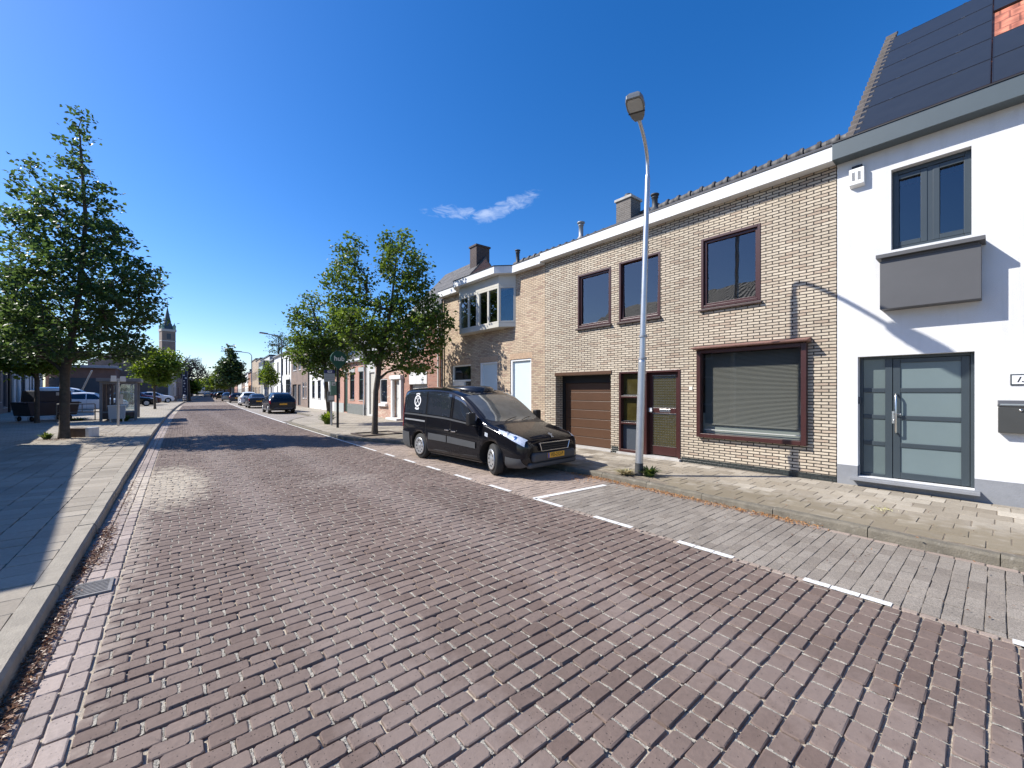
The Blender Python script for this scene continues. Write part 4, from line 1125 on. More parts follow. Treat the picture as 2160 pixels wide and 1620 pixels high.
# rowlock courses over the openings
for (a, b, z) in ((9.66, 10.78, 2.765), (11.42, 12.54, 2.755), (13.06, 14.52, 2.745)):
    k = MB(); y = a + o
    while y < b + o - .03: k.box(-.004, .02, y, y + .052, z, z + .19); y += .062
    H.part('soldier_course', k, mat('soldier_brick', (.47, .33, .22), .85, var=.3, scale=14, bump=.5))
# bay: splayed box on the first floor
def splay(x, y0, y1, e): return [(0, y0 - e), (x, y0), (x, y1), (0, y1 + e)]
y0, y1 = 10.88 + o, 13.29 + o
k = MB(); q = splay(-.40, y0, y1, .42)
k.prism(q, 'z', 3.86, 4.00); k.prism(splay(-.40, y0, y1, .42), 'z', 5.24, 5.60)
BAY = H.part('bay', k, M_cream, .006)
k = MB(); k.prism(splay(-.64, y0 - .05, y1 + .05, .66), 'z', 5.602, 5.84); k.build('bay_fascia', M_white, BAY, bev=.006)
k = MB(); k.prism(splay(-.66, y0 - .06, y1 + .06, .67), 'z', 5.842, 5.862); k.build('gutter_edge', M_black, BAY)
def bay_face(p, q, panes, mid=None):
    """frame and panes between two plan points p and q of the bay"""
    p, q = Vector((*p, 0)), Vector((*q, 0)); d = q - p; L = d.length; d.normalize(); n = Vector((d.y, -d.x, 0))
    if n.x > 0: n = -n
    def bar(k, a, b, z0, z1, t0=0, t1=.07):
        A, Bq = p + d * a, p + d * b
        i, u = n * -t0, n * -t1
        k.add([A + i + Vector((0, 0, z0)), Bq + i + Vector((0, 0, z0)), Bq + u + Vector((0, 0, z0)), A + u + Vector((0, 0, z0)),
               A + i + Vector((0, 0, z1)), Bq + i + Vector((0, 0, z1)), Bq + u + Vector((0, 0, z1)), A + u + Vector((0, 0, z1))],
              [(0, 3, 2, 1), (4, 5, 6, 7), (0, 1, 5, 4), (1, 2, 6, 5), (2, 3, 7, 6), (3, 0, 4, 7)])
    f = MB(); g = MB()
    z0, z1 = 4.002, 5.238
    bar(f, 0, L, z0, z0 + .06); bar(f, 0, L, z1 - .07, z1)
    bar(f, 0, .07, z0 + .06, z1 - .07); bar(f, L - .07, L, z0 + .06, z1 - .07)
    for s_, w_ in panes: bar(f, s_ - w_ / 2, s_ + w_ / 2, z0 + .06, z1 - .07, -.006 if w_ > .12 else .006)
    bar(g, .04, L - .04, z0 + .04, z1 - .05, .035, .040)
    w = f.build('window', M_cream, BAY, bev=.006)
    g.build('pane', GLASS, w)
    return w
bay_face((-.40, y0), (-.40, y1), [(.60, .09), (1.205, .20), (1.81, .09)])
bay_face((-.002, y0 - .42), (-.40, y0), [])
bay_face((-.40, y1), (-.002, y1 + .42), [])
# ground floor
k = MB(); a, b = 9.70 + o, 10.74 + o
M_shut = mat('pale_shutter', (.62, .70, .71), .45, var=.03)
for (a, b, c, d) in ((9.70, 10.74, .10, 2.76), (11.46, 12.50, .75, 2.75)):
    a += o; b += o
    f = MB(); f.box(.02, .12, a, a + .05, c, d); f.box(.02, .12, b - .09, b, c, d); f.box(.02, .12, a + .05, b - .09, d - .06, d)
    w = H.part('shutter_frame', f, M_whitegl, .005)
    f = MB(); f.box(.085, .10, a + .05, b - .09, c, d - .06)
    for z in np.arange(c + .04, d - .1, .055): f.box(.082, .085, a + .05, b - .09, z, z + .05)
    f.build('shutter', M_shut, w)
    if c > .5:
        s2 = MB(); s2.box(-.05, .10, a - .04, b + .04, c - .06, c - .002); s2.build('sill', M_conc, w, bev=.005)
a, b, c, d = 13.10 + o, 14.48 + o, .12, 2.74
f = MB(); x0, x1 = .05, .13
f.box(x0, x1, a, a + .06, c, d); f.box(x0, x1, b - .06, b, c, d); f.box(x0, x1, a + .06, b - .06, d - .06, d); f.box(x0, x1, a + .06, b - .06, 2.08, 2.15); f.box(x0, x1, a + .52, a + .58, c, 2.08)
w = H.part('door_frame', f, M_whitegl, .005)
f = MB(); f.poly([(.11, a, 2.1), (.11, a, d), (.11, b, d), (.11, b, 2.1)]); f.poly([(.11, a, c), (.11, a, 2.1), (.11, a + .55, 2.1), (.11, a + .55, c)]); f.build('panes', GLASS, w)
f = MB(); f.box(.075, .12, a + .585, b - .065, c, 2.075)
D2 = H.part('door', f, M_whitegl, .005)
f = MB(); f.tube([(.074, a + .70 + .24 * (1 - math.cos(t)), 1.78 + .14 * math.sin(t)) for t in np.linspace(0, math.pi, 12)], .012, 6); f.build('door_arch_trim', M_grey, D2)
f = MB(); f.box(.070, .075, a + .72, b - .20, 1.2, 1.78); f.build('pane', DARKGLASS, D2)
H.flue(2.0, 12.66 + o, 7.45, M_dkgrey, .075)
H.downpipe(6.14 - .10, .05, 5.55, M_dkgrey)
# ================================================================ THE REST OF THE STREET
M_redb = brick('red_brick', (.36, .135, .085), (.29, .10, .065), (.36, .31, .26), .21, .0625, .011, .6, .22, c3=(.22, .075, .055))
M_pink = brick('pink_mottled_brick', (.52, .33, .25), (.40, .20, .145), (.42, .36, .30), .21, .0625, .011, .6, .25, c3=(.58, .46, .36))
M_rose = brick('rose_brick', (.46, .23, .165), (.40, .19, .135), (.44, .34, .28), .21, .0625, .010, .5, .2)
M_greyb = brick('grey_brown_brick', (.24, .165, .13), (.185, .13, .105), (.25, .21, .18), .21, .0625, .011, .6, .25)
M_buff = brick('buff_brick', (.46, .36, .25), (.38, .29, .20), (.34, .29, .24), .21, .0625, .011, .6, .22)
M_brown = brick('brown_brick', (.19, .125, .10), (.15, .10, .08), (.22, .19, .16), .21, .0625, .011, .6, .25)
M_orange = brick('orange_brick', (.45, .22, .12), (.38, .18, .10), (.40, .32, .25), .21, .0625, .011, .6, .2)
M_wash = mat('white_painted_brick', (.74, .73, .70), .85, var=.06, scale=2, bump=.4, bscale=60, dirt=((.55, .45, .36), 1.6, .60, .5))
M_greyr = mat('grey_render', (.30, .30, .31), .85, var=.08, scale=1.2, bump=.3, bscale=80)
M_pale = mat('pale_grey_render', (.52, .52, .50), .85, var=.07, scale=1.2, bump=.3, bscale=80)
M_creamr = mat('cream_render', (.60, .55, .45), .85, var=.08, scale=1.2, bump=.3, bscale=80)
M_plgrey = mat('grey_green_plinth', (.36, .38, .36), .85, var=.08, scale=3, bump=.3)
M_slatebox = mat('slate_cladding', (.05, .055, .065), .5, var=.12)
M_green = mat('dark_green_paint', (.03, .06, .045), .4)

def rhouse(label, ya, yb, wm, eave, ridge, rm, opens, name='house', D=8.5, gutter=None, off=0.0, group='row houses on the right side of the street', plinth=None, flat=False, ov=.22):
    """a house in the right-hand row between street positions ya and yb. opens: (kind, y0, y1, z0, z1, frame)"""
    ym = (ya + yb) / 2
    ph = math.atan2(XR(yb) - XR(ya), yb - ya)
    L = math.hypot(XR(yb) - XR(ya), yb - ya) - .004
    H = House(name, label, XR(ya) + off, ya, -ph, L, D, eave, None if flat else ridge, group=group)
    k = L / (yb - ya)
    H.k = k; H.ya = ya
    hs = []
    for q in opens:
        e = .12 if q[0] != 'garage' else .22
        hs.append(((q[1] - ya) * k, (q[2] - ya) * k, q[3], q[4], e))
    H.wall(wm, hs, top=eave)
    for q, h in zip(opens, hs):
        fm = q[5] if len(q) > 5 else M_whitegl
        if q[0] == 'window':
            H.window(h[0], h[1], h[2], h[3], fm, DARKGLASS, depth=.09, fw=.07, mull=(.5,) if h[1] - h[0] > 1.3 else (), trans=(.72,) if h[3] - h[2] > 1.5 else (), sill=M_conc if len(q) < 7 else q[6])
        elif q[0] == 'door':
            H.door(h[0], h[1], h[2], h[3], fm, depth=.09, panels=2, pane=(.55, .9), handle=M_steel)
        elif q[0] == 'garage':
            f = MB(); n = 6; hh = (h[3] - h[2]) / n
            for i in range(n): f.box(.15, .20, h[0], h[1], h[2] + hh * i + .005, h[2] + hh * (i + 1) - .005)
            H.part('garage_door', f, fm, .006)
    if flat:
        f = MB(); f.box(-.10, D + .1, -.02, L + .02, eave, eave + .22); H.r = H.part('flat_roof', f, rm, .01)
    else:
        H.roof(rm, ov=ov, y0=0, y1=0)
        H.fascia(gutter or M_white, -.20, eave - .10, eave + .06, 0, L)
    if plinth:
        f = MB(); prev = 0
        cuts = sorted([(h[0], h[1]) for h in hs if h[2] < plinth[1] - .02])
        for a, b in cuts + [(L, L)]:
            if a - prev > .02: f.box(-.03, .02, prev, a, -.1, plinth[1])
            prev = b
            f.build_each('plinth', plinth[0], H.t, H.lo, .006)
    return H

# red brick two-storey house beyond the alley
H = rhouse('two-storey red brick house beyond the alley, partly behind the nearest right tree', 16.9, 21.0, M_redb, 5.6, 8.45, M_tile_dk,
           [('window', 18.5, 20.6, 3.72, 5.2, M_whitegl), ('garage', 18.2, 20.2, .10, 2.05, M_pale)], D=5.2)
f = MB(); f.box(-.03, .02, 1.3, 3.32, 2.055, 2.68); H.part('garage_lintel', f, M_white, .006)
H.chimney(2.1, 2.9, .10, .70, 7.4, 9.0, M_chim2, M_chim2)
H.downpipe(.06, .05, 5.5, mat('pale_pipe', (.62, .62, .60), .5), .045)
# mottled brick cottage with the white door surround
H = rhouse('low mottled pink brick cottage with white stone door surround', 21.004, 25.2, M_pink, 4.3, 7.3, M_tile_dk,
           [('door', 21.25, 22.2, .22, 2.30, M_pale), ('window', 23.3, 24.5, .98, 2.45, M_whitegl)])
f = MB()
f.box(-.14, .02, .02, .24, .1, 2.36); f.box(-.14, .02, 1.2, 1.42, .1, 2.36); f.box(-.20, .02, -.04, 1.48, 2.361, 2.58)
H.part('door_surround', f, M_white, .015)
f = MB(); f.box(-.42, .05, -.05, 1.5, .1, .21); H.part('doorstep', f, M_white, .01)
f = MB(); f.box(-.16, 0, 2.2, 3.6, .80, .94); H.part('window_box', f, M_white, .01)
# narrow house
H = rhouse('narrow rendered house with pale panelled door behind the street tree trunk', 25.204, 27.0, M_pale, 4.2, 6.5, M_tile_dk,
           [('door', 25.35, 26.3, .22, 2.9, M_cream)], gutter=M_dkgrey)
H.downpipe(1.62, .05, 4.1, M_dkgrey)
# rose brick cottage with arched, shuttered openings
H = rhouse('rose brick cottage with grey plinth and tall narrow dark windows beside the bus stop', 27.004, 34.3, M_rose, 3.85, 6.3, M_tile_dk,
           [('window', 27.3, 28.3, 1.09, 3.02, M_green), ('window', 29.3, 30.3, 1.09, 3.02, M_green), ('door', 30.85, 31.75, .16, 3.0, M_green), ('window', 32.75, 33.7, 1.09, 3.02, M_green)],
           plinth=(M_plgrey, .80))
f = MB()
for a, b in ((27.3, 28.3), (29.3, 30.3), (30.85, 31.75), (32.75, 33.7)):
    a = (a - 27.004) * H.k; b = (b - 27.004) * H.k; f.box(-.03, .0, a - .12, b + .12, 3.025, 3.32)
f.build_each('lintel', M_plgrey, H.t, H.lo, .01)
H.downpipe(.12, .05, 3.8, M_whitegl)
# white cottage
H = rhouse('low white painted cottage with two slim dark windows', 34.304, 43.2, M_wash, 4.15, 6.7, M_tile_dk,
           [('door', 35.0, 35.9, .15, 2.6, M_green), ('window', 36.6, 37.5, 1.04, 2.67, M_black), ('window', 38.75, 39.8, 1.04, 2.67, M_black), ('window', 40.9, 42.0, 1.04, 2.67, M_black)])
H.downpipe(H.L - .10, .05, 4.1, M_black, .06)
# grey brown brick two-storey house
H = rhouse('two-storey grey brown brick house with three upper windows behind the dark parked cars', 43.204, 52.6, M_greyb, 5.85, 8.3, M_tile_dk,
           [('window', 45.0, 46.2, 3.95, 5.45), ('window', 47.1, 48.4, 3.95, 5.45), ('window', 49.5, 51.6, 3.95, 5.45),
            ('window', 44.4, 45.0, .95, 2.6), ('window', 45.4, 46.4, .95, 2.6), ('door', 47.2, 48.7, .2, 2.4, M_brown and M_slatebox), ('garage', 49.4, 51.8, .1, 2.45, M_slatebox)], gutter=M_grey)
# white two-storey
H = rhouse('tall plain white two-storey house with slim upper windows', 52.604, 66.0, M_wash, 6.45, 9.0, M_tile_dk,
           [('window', 53.4, 54.2, 3.7, 5.8, M_black), ('window', 55.2, 56.3, 3.7, 5.8, M_black), ('window', 58.2, 59.2, 3.7, 5.8, M_black), ('window', 62.0, 63.2, 3.3, 5.6, M_black),
            ('window', 53.3, 56.3, .9, 3.1, M_slatebox), ('door', 62.3, 63.3, .15, 2.4, M_black), ('window', 58.4, 59.3, .9, 2.5, M_black)], gutter=M_grey)
# grey rendered house
H = rhouse('plain dark grey rendered house half hidden by a small tree', 66.004, 71.0, M_greyr, 6.2, 8.6, M_tile_dk,
           [('window', 67.5, 68.6, 3.8, 5.2, M_whitegl), ('door', 68.4, 69.4, .15, 2.3, M_slatebox)], gutter=M_grey)
# modern house with the dark box
H = rhouse('modern white house with a slate clad box bay on its upper floor', 71.004, 84.0, M_pale, 7.0, 8.8, M_slatebox,
           [('door', 73.0, 74.2, .15, 2.5, M_slatebox), ('window', 75.5, 76.5, .6, 2.5, M_black), ('window', 80.5, 81.3, .9, 5.9, M_black), ('window', 82.3, 83.1, .9, 5.9, M_black)], flat=True)
f = MB(); f.box(-.7, -.002, 1.2, 8.6, 2.75, 6.4); H.part('box_bay', f, M_slatebox, .01)
f = MB(); f.box(-.72, -.7005, 2.0, 7.8, 3.4, 5.6); H.part('bay_window', f, DARKGLASS)
H.chimney(3, 3.9, 5, 6.2, 7.0, 8.3, M_chim, M_conc, M_dkgrey)
far = [
 ('buff brick flat-roofed house with three tall upper windows', 84.004, 93.5, M_buff, 7.4, True, M_white),
 ('second buff brick house further along with dark window band', 93.504, 106.0, M_buff, 7.9, True, M_slatebox),
 ('orange brick house with striped awning over the shop front', 106.004, 118.0, M_orange, 6.0, False, M_white),
 ('white rendered house beyond the orange brick shop', 118.004, 131.0, M_wash, 6.3, False, M_white),
 ('brown brick house behind the far trees', 131.004, 150.0, M_brown, 6.2, False, M_white),
 ('pale rendered house behind the far trees', 150.004, 175.0, M_pale, 6.0, False, M_white),
 ('red brick house at the far end of the street', 175.004, 210.0, M_redb, 6.6, False, M_white)]
for lab, a, b, wm, ev, fl, fm in far:
    n = int((b - a) / 3.1); st = (b - a) / n
    op = []
    for i in range(n):
        c = a + st * (i + .5)
        op.append(('window', c - .75, c + .75, 3.9, 5.5, fm))
        op.append(('door', c - .5, c + .5, .15, 2.4, M_slatebox) if i % 2 else ('window', c - .8, c + .8, .9, 2.5, fm))
    H = rhouse(lab, a, b, wm, ev, ev + 2.4, M_tile_dk, op, flat=fl, gutter=M_grey)
    if a < 107 and a > 105:
        f = MB(); f.prism([(-1.3, 2.6), (0, 3.1), (0, 3.0), (-1.3, 2.5)], 'y', 2, 9); H.part('awning', f, mat('awning_cloth', (.62, .42, .30), .8), .0)
    if not fl: H.chimney(3.6, 4.4, 2, 3, ev + 1.6, ev + 3.1, M_chim, M_conc)

# ---------------------------------------------------------------- left side
def XLH(y): return -4.86 - .085 * y
def lhouse(label, ya, yb, wm, eave, ridge, rm, opens=(), fx=XLH, name='house', D=9.0, gutter=None, group='row houses on the left side of the street', ends=True):
    dx, dy = fx(ya) - fx(yb), ya - yb
    L = math.hypot(dx, dy) - .004
    rz = math.atan2(-dx, dy)
    H = House(name, label, fx(yb), yb, rz, L, D, eave, ridge, group=group)
    hs = [((yb - q[2]), (yb - q[1]), q[3], q[4], .12) for q in opens]
    H.wall(wm, hs)
    for q, h in zip(opens, hs):
        fm = q[5] if len(q) > 5 else M_whitegl
        if q[0] == 'window': H.window(h[0], h[1], h[2], h[3], fm, DARKGLASS, depth=.09, fw=.08, mull=(.5,) if h[1] - h[0] > 1.3 else (), sill=M_conc)
        else: H.door(h[0], h[1], h[2], h[3], fm, depth=.09, panels=2, pane=(.55, .9), handle=M_steel)
    H.roof(rm, ov=.3, y0=0, y1=0)
    H.fascia(gutter or M_white, -.28, eave - .12, eave + .04, 0, L)
    return H
def ops(a, b, n, up=True, fm=None, w=1.1, top=5.0):
    o = []; st = (b - a) / n
    for i in range(n):
        c = a + st * (i + .5)
        if up: o.append(('window', c - w / 2, c + w / 2, 3.5, top, fm or M_whitegl))
        o.append(('window', c - w / 2, c + w / 2, .95, 2.5, fm or M_whitegl) if i % 3 != 1 else ('door', c - .5, c + .5, .15, 2.4, M_slatebox))
    return o
H = lhouse('brown brick house across the street that throws its shadow over the left pavement', 9.3, 22.0, M_brown, 5.45, 8.6, M_tile_dk, ops(9.3, 22, 4))
H.chimney(4.0, 4.9, 6, 7.2, 8.0, 9.9, M_chim, M_conc, M_dkgrey)
H = lhouse('lower buff brick house next to the brown one on the left', 22.004, 42.9, M_buff, 4.0, 6.9, M_tile_dk, ops(22, 42.9, 5, False))
H = lhouse('brown brick house with stone window sills at the left edge of the view', 42.904, 48.4, M_brown, 5.6, 8.4, M_tile_dk,
           [('window', 43.4, 45.0, .95, 3.4, M_brown and M_slatebox), ('window', 46.0, 47.7, .5, 3.4, M_slatebox), ('window', 46.3, 47.3, 4.1, 5.2, M_slatebox)])
H.downpipe(.06, .05, 5.5, M_black, .07)
H = lhouse('grey cream rendered terrace in shade with tall narrow openings', 48.404, 69.0, M_pale, 5.5, 8.4, M_tile_dk,
           [('door', 49.6, 51.4, .15, 3.2, M_black), ('door', 52.6, 54.0, .15, 3.2, M_black), ('window', 55.8, 58.8, .8, 3.2, M_black), ('window', 61.5, 62.5, .8, 3.2, M_black), ('window', 63.6, 65.2, .8, 3.2, M_black), ('door', 66.4, 67.6, .15, 3.2, M_black)])
H.downpipe(.08, .05, 5.4, M_black, .06)
H = lhouse('narrow white rendered house at the end of the shaded left terrace', 69.004, 75.8, M_wash, 5.2, 7.6, M_tile_dk, [('window', 70.5, 73.0, .5, 3.0, M_greyr), ('window', 70.8, 72.6, 3.7, 4.8, M_greyr)])

# brick workshop across the car park
t = thing('workshop', 'low brick workshop with wide flat roof slab behind the parked cars', 'building', (-7.6, 76.4, BASE))
f = MB(); f.box(-3.6, 2.7, 0, 8, -.1, 4.6); f.build('wall', brick('workshop_brick', (.20, .085, .06), (.16, .07, .05), (.2, .17, .15)), t)
f = MB(); f.box(-3.3, 1.2, -.02, .05, 0, 3.3); f.build('gate', M_slatebox, t)
f = MB(); f.box(-3.9, 2.9, -.9, 8.2, 4.61, 4.95); f.build('roof', M_greyr, t, bev=.02)
f = MB(); f.box(1.6, 2.4, -.025, .05, 1.4, 3.2); f.build('window', DARKGLASS, t)

def XL2(y): return XL(y) - 2.3
def l2(label, a, b, wm, ev, rg, fm, end=None, n=None):
    n = n or max(2, int((b - a) / 3.3))
    H = lhouse(label, a, b, wm, ev, rg, M_tile_dk, ops(a, b, n, True, fm, 1.3, 5.6), fx=XL2, D=9.0, group='houses on the left beyond the car park')
    return H
H = l2('white corner house with pilasters and dark brick gable beyond the car park', 85.0, 102.0, M_wash, 6.2, 8.3, M_black)
f = MB(); f.poly([(0, H.L + .03, -.1), (0, H.L + .03, 6.15), (4.5, H.L + .03, 8.2), (9, H.L + .03, 6.15), (9, H.L + .03, -.1)]); f.box(.3, 1.2, H.L + .031, H.L + .07, 3.6, 5.2)
H.part('gable_wall', f, M_brown)
f = MB()
for y in (H.L - .7, H.L - 4.2, H.L - 7.6): f.box(-.22, -.002, y, y + .6, -.1, 6.0)
f.build_each('pilaster', M_white, H.t, H.lo, .02)
f = MB(); f.box(-.5, -.24, H.L - 4.4, H.L - .2, 4.6, 5.2); H.part('shop_sign', f, M_green, .02)
l2('brown brick house beyond the white corner house', 102.004, 118.0, M_brown, 6.0, 8.6, M_whitegl)
l2('buff brick house further up on the left', 118.004, 140.0, M_buff, 5.8, 8.2, M_whitegl)
l2('dark brick house near the far left trees', 140.004, 175.0, M_greyb, 5.2, 7.6, M_whitegl)
# low wall by the car park
t = prop(MB().box(-3.2, 1.55, 80.4, 80.7, .0, .95).build('low_wall', M_brown), 'low dark brick wall in front of the white corner house', 'wall')

# church
M_churchb = brick('church_brick', (.21, .15, .125), (.17, .125, .105), (.22, .19, .17), .22, .065, .012, .4, .2)
M_slate = mat('spire_slate', (.06, .075, .085), .6, var=.2, scale=1.5)
M_copper = mat('green_copper', (.22, .33, .26), .7, var=.25, scale=1)
t = thing('church', 'distant brick church tower with slate spire and small corner turrets', 'church', (1.05, 195, 0), R(12))
h = 1.95
f = MB(); f.box(-h, h, -h, h, 0, 23.6); TW = f.build('tower', M_churchb, t)
f = MB()
for z in (9, 15, 19.6): f.box(-h - .08, h + .08, -h - .08, h + .08, z, z + .3)
f.box(-h - .2, h + .2, -h - .2, h + .2, 23.2, 24.0); f.build_each('string_course', M_conc, TW)
f = MB()
for s in (-1.0, .3): f.box(s, s + .7, -h - .05, -h + .1, 11, 14)
f.box(-.6, .6, -h - .06, -h + .1, 20.4, 22.4); f.build_each('louvre_window', M_slatebox, TW)
f = MB(); a = 1.55
f.add([(-a, -a, 24.0), (a, -a, 24.0), (a, a, 24.0), (-a, a, 24.0), (-.95, -.95, 26.2), (.95, -.95, 26.2), (.95, .95, 26.2), (-.95, .95, 26.2), (0, 0, 32.6)],
      [(0, 1, 5, 4), (1, 2, 6, 5), (2, 3, 7, 6), (3, 0, 4, 7), (4, 5, 8), (5, 6, 8), (6, 7, 8), (7, 4, 8)])
SP = f.build('spire', M_slate, t)
f = MB(); f.tube([(0, 0, 32.4), (0, 0, 34.6)], .07, 6); f.box(-.45, .45, -.05, .05, 33.7, 33.82); f.build('cross', M_iron, SP)
for s in ((-1, -1), (1, -1), (1, 1), (-1, 1)):
    f = MB(); x, y = 1.65 * s[0], 1.65 * s[1]
    f.lathe([(.45, 24.0), (.45, 24.9), (.55, 24.95), (.4, 25.5), (.15, 25.9), (.0, 26.6)], 8, o=(x, y, 0), sm=False); f.build('turret', M_copper, t)
f = MB(); f.prism([(-8, 0), (-8, 6), (-3, 11), (2, 6), (2, 0)], 'y', 3, 30); f.build('nave', M_churchb, t)
# the bend at the far end is closed by a long low terrace
t = thing('house', 'long low brick terrace closing the view at the far end of the street', 'house', (20, 262, 0), R(-4))
f = MB(); f.box(-26, 34, 0, 9, 0, 5.4); f.build('wall', M_brown, t)
f = MB(); f.prism([(-.4, 5.3), (4.5, 8.2), (9.4, 5.3)], 'x', -26.2, 34.2); f.build('roof', M_tile_dk, t)
for i in range(14): f = MB(); f.box(-23 + 4.1 * i, -21.4 + 4.1 * i, -.04, .05, 1, 2.6); f.build('window', DARKGLASS, t)
# ================================================================ VEHICLES
def pchip(xs, ys, x):
    xs = np.asarray(xs, float); ys = np.asarray(ys, float); h = np.diff(xs); d = np.diff(ys) / h
    m = np.zeros(len(xs))
    for i in range(1, len(xs) - 1):
        if d[i - 1] * d[i] > 0:
            w1, w2 = 2 * h[i] + h[i - 1], h[i] + 2 * h[i - 1]
            m[i] = (w1 + w2) / (w1 / d[i - 1] + w2 / d[i])
    m[0], m[-1] = d[0], d[-1]
    i = np.clip(np.searchsorted(xs, x) - 1, 0, len(h) - 1)
    t = (x - xs[i]) / h[i]
    return ((1 + 2 * t) * (1 - t) ** 2) * ys[i] + t * (1 - t) ** 2 * h[i] * m[i] + t * t * (3 - 2 * t) * ys[i + 1] + t * t * (t - 1) * h[i] * m[i + 1]

class Loft:
    """body surface: stations along y (front is -y), each (y, underside, belt, top, half width, half width of roof, roof crown)"""
    def __init__(s, table):
        s.T = np.array(table, float)
        s.y0, s.y1 = s.T[0, 0], s.T[-1, 0]
    def ctrl(s, y):
        T = s.T
        zl, zb, zt, wb, wt, cr = (float(pchip(T[:, 0], T[:, k], y)) for k in range(1, 7))
        hgt = zt - zb
        mid = .5 * (zl + zb)
        return np.array([[wb * .90, zl], [wb * .985, zl + .10], [wb, mid], [wb * .978, zb], [wb * .978 + (wt - wb * .978) * .52, zb + hgt * .5],
                         [wt, zt - min(.09, hgt * .3)], [wt - .10, zt - min(.012, hgt * .1)], [(wt - .10) * .55, zt + cr * .72], [0, zt + cr]])
    def S(s, y, t, side=1, off=0.0):
        y = min(max(y, s.y0), s.y1)
        P = s.ctrl(y)
        t = min(max(t, 0), 8)
        i = min(int(t), 7); f = t - i
        p0, p1, p2, p3 = P[max(i - 1, 0)], P[i], P[i + 1], P[min(i + 2, 8)]
        if i == 7: p3 = np.array([-P[7][0], P[7][1]])
        def cr(a, b, c, d): return .5 * ((2 * b) + (-a + c) * f + (2 * a - 5 * b + 4 * c - d) * f * f + (-a + 3 * b - 3 * c + d) * f ** 3)
        q = cr(p0, p1, p2, p3)
        v = np.array([q[0] * side, y, q[1]])
        if off:
            e = .01
            a = s.S(y, min(t + e, 8), 1) - s.S(y, max(t - e, 0), 1)
            b = s.S(min(y + .02, s.y1), t, 1) - s.S(max(y - .02, s.y0), t, 1)
            n = np.cross(b, a)
            n = n / (np.linalg.norm(n) + 1e-9)
            if n[0] < -1e-6 and t < 6 or (t >= 6 and n[2] < 0): n = -n
            n[0] *= side
            v = v + n * off
        return v
    def body(s, ny=64, nt=41):
        # denser towards the ends
        u = np.linspace(0, 1, ny); u = .5 - .5 * np.cos(math.pi * u) * (1 - .35 * np.sin(math.pi * u) ** 2)
        ys = s.y0 + (s.y1 - s.y0) * (.45 * np.linspace(0, 1, ny) + .55 * u)
        ts = np.linspace(0, 8, nt)
        vs, fs = [], []
        for y in ys:
            row = [s.S(y, t, 1) for t in ts] + [s.S(y, t, -1) for t in ts[-2::-1]]
            vs += row
        n = 2 * nt - 1
        for j in range(ny - 1):
            for i in range(n):
                fs.append((j * n + i, j * n + (i + 1) % n, (j + 1) * n + (i + 1) % n, (j + 1) * n + i))
        mb = MB()
        mb.add(vs, fs, 0, True)
        k = len(mb.v)
        mb.add(vs[:n], [tuple(range(n))[::-1]], 0); mb.add(vs[-n:], [tuple(range(n))], 0)
        return mb
    def patch(s, c, side=1, off=.004, nu=14, nv=8, mb=None):
        """c: four (y, t) corners, counter-clockwise; a patch lying on the surface"""
        mb = mb or MB()
        vs = []
        for j in range(nv + 1):
            for i in range(nu + 1):
                u, v = i / nu, j / nv
                y = (1 - u) * (1 - v) * c[0][0] + u * (1 - v) * c[1][0] + u * v * c[2][0] + (1 - u) * v * c[3][0]
                t = (1 - u) * (1 - v) * c[0][1] + u * (1 - v) * c[1][1] + u * v * c[2][1] + (1 - u) * v * c[3][1]
                vs.append(s.S(y, t, side, off))
        fs = [(j * (nu + 1) + i, j * (nu + 1) + i + 1, (j + 1) * (nu + 1) + i + 1, (j + 1) * (nu + 1) + i) for j in range(nv) for i in range(nu)]
        return mb.add(vs, fs, 0, True)
    def band(s, y0b, y0t, y1b, y1t, off=.004, mb=None, t0=5.75, nu=20, nv=10):
        """glass that runs over the middle: from (y0) to (y1); b = at the pillar, t = on the centre line"""
        mb = mb or MB()
        vs = []
        for j in range(nv + 1):
            for i in range(nu + 1):
                v = j / nv; w = -1 + 2 * i / nu
                t = 8 - (8 - t0) * abs(w)
                k = abs(w) ** 2
                ya = y0t + (y0b - y0t) * k; yb = y1t + (y1b - y1t) * k
                vs.append(s.S(ya + (yb - ya) * v, t, 1 if w >= 0 else -1, off))
        fs = [(j * (nu + 1) + i, j * (nu + 1) + i + 1, (j + 1) * (nu + 1) + i + 1, (j + 1) * (nu + 1) + i) for j in range(nv) for i in range(nu)]
        return mb.add(vs, fs, 0, True)

M_tyre = mat('tyre_rubber', (.018, .018, .018), .8, var=.2, scale=20)
M_rim = mat('silver_wheel_cover', (.50, .51, .52), .35, .7, var=.06)
M_well = mat('wheel_well', (.008, .008, .008), .9)
M_plast = mat('grey_plastic', (.055, .058, .062), .55, var=.1)
M_trim = mat('black_trim', (.012, .012, .013), .4)
M_lens = mat('clear_lens', (.58, .62, .68), .07, .2, var=.35, scale=22, spec=.9)
M_tail = mat('red_lens', (.20, .008, .008), .15, var=.1)
M_plateY = mat('yellow_plate', (.80, .40, .03), .45, var=.04)
M_chrome = mat('chrome', (.75, .76, .78), .12, 1.0)

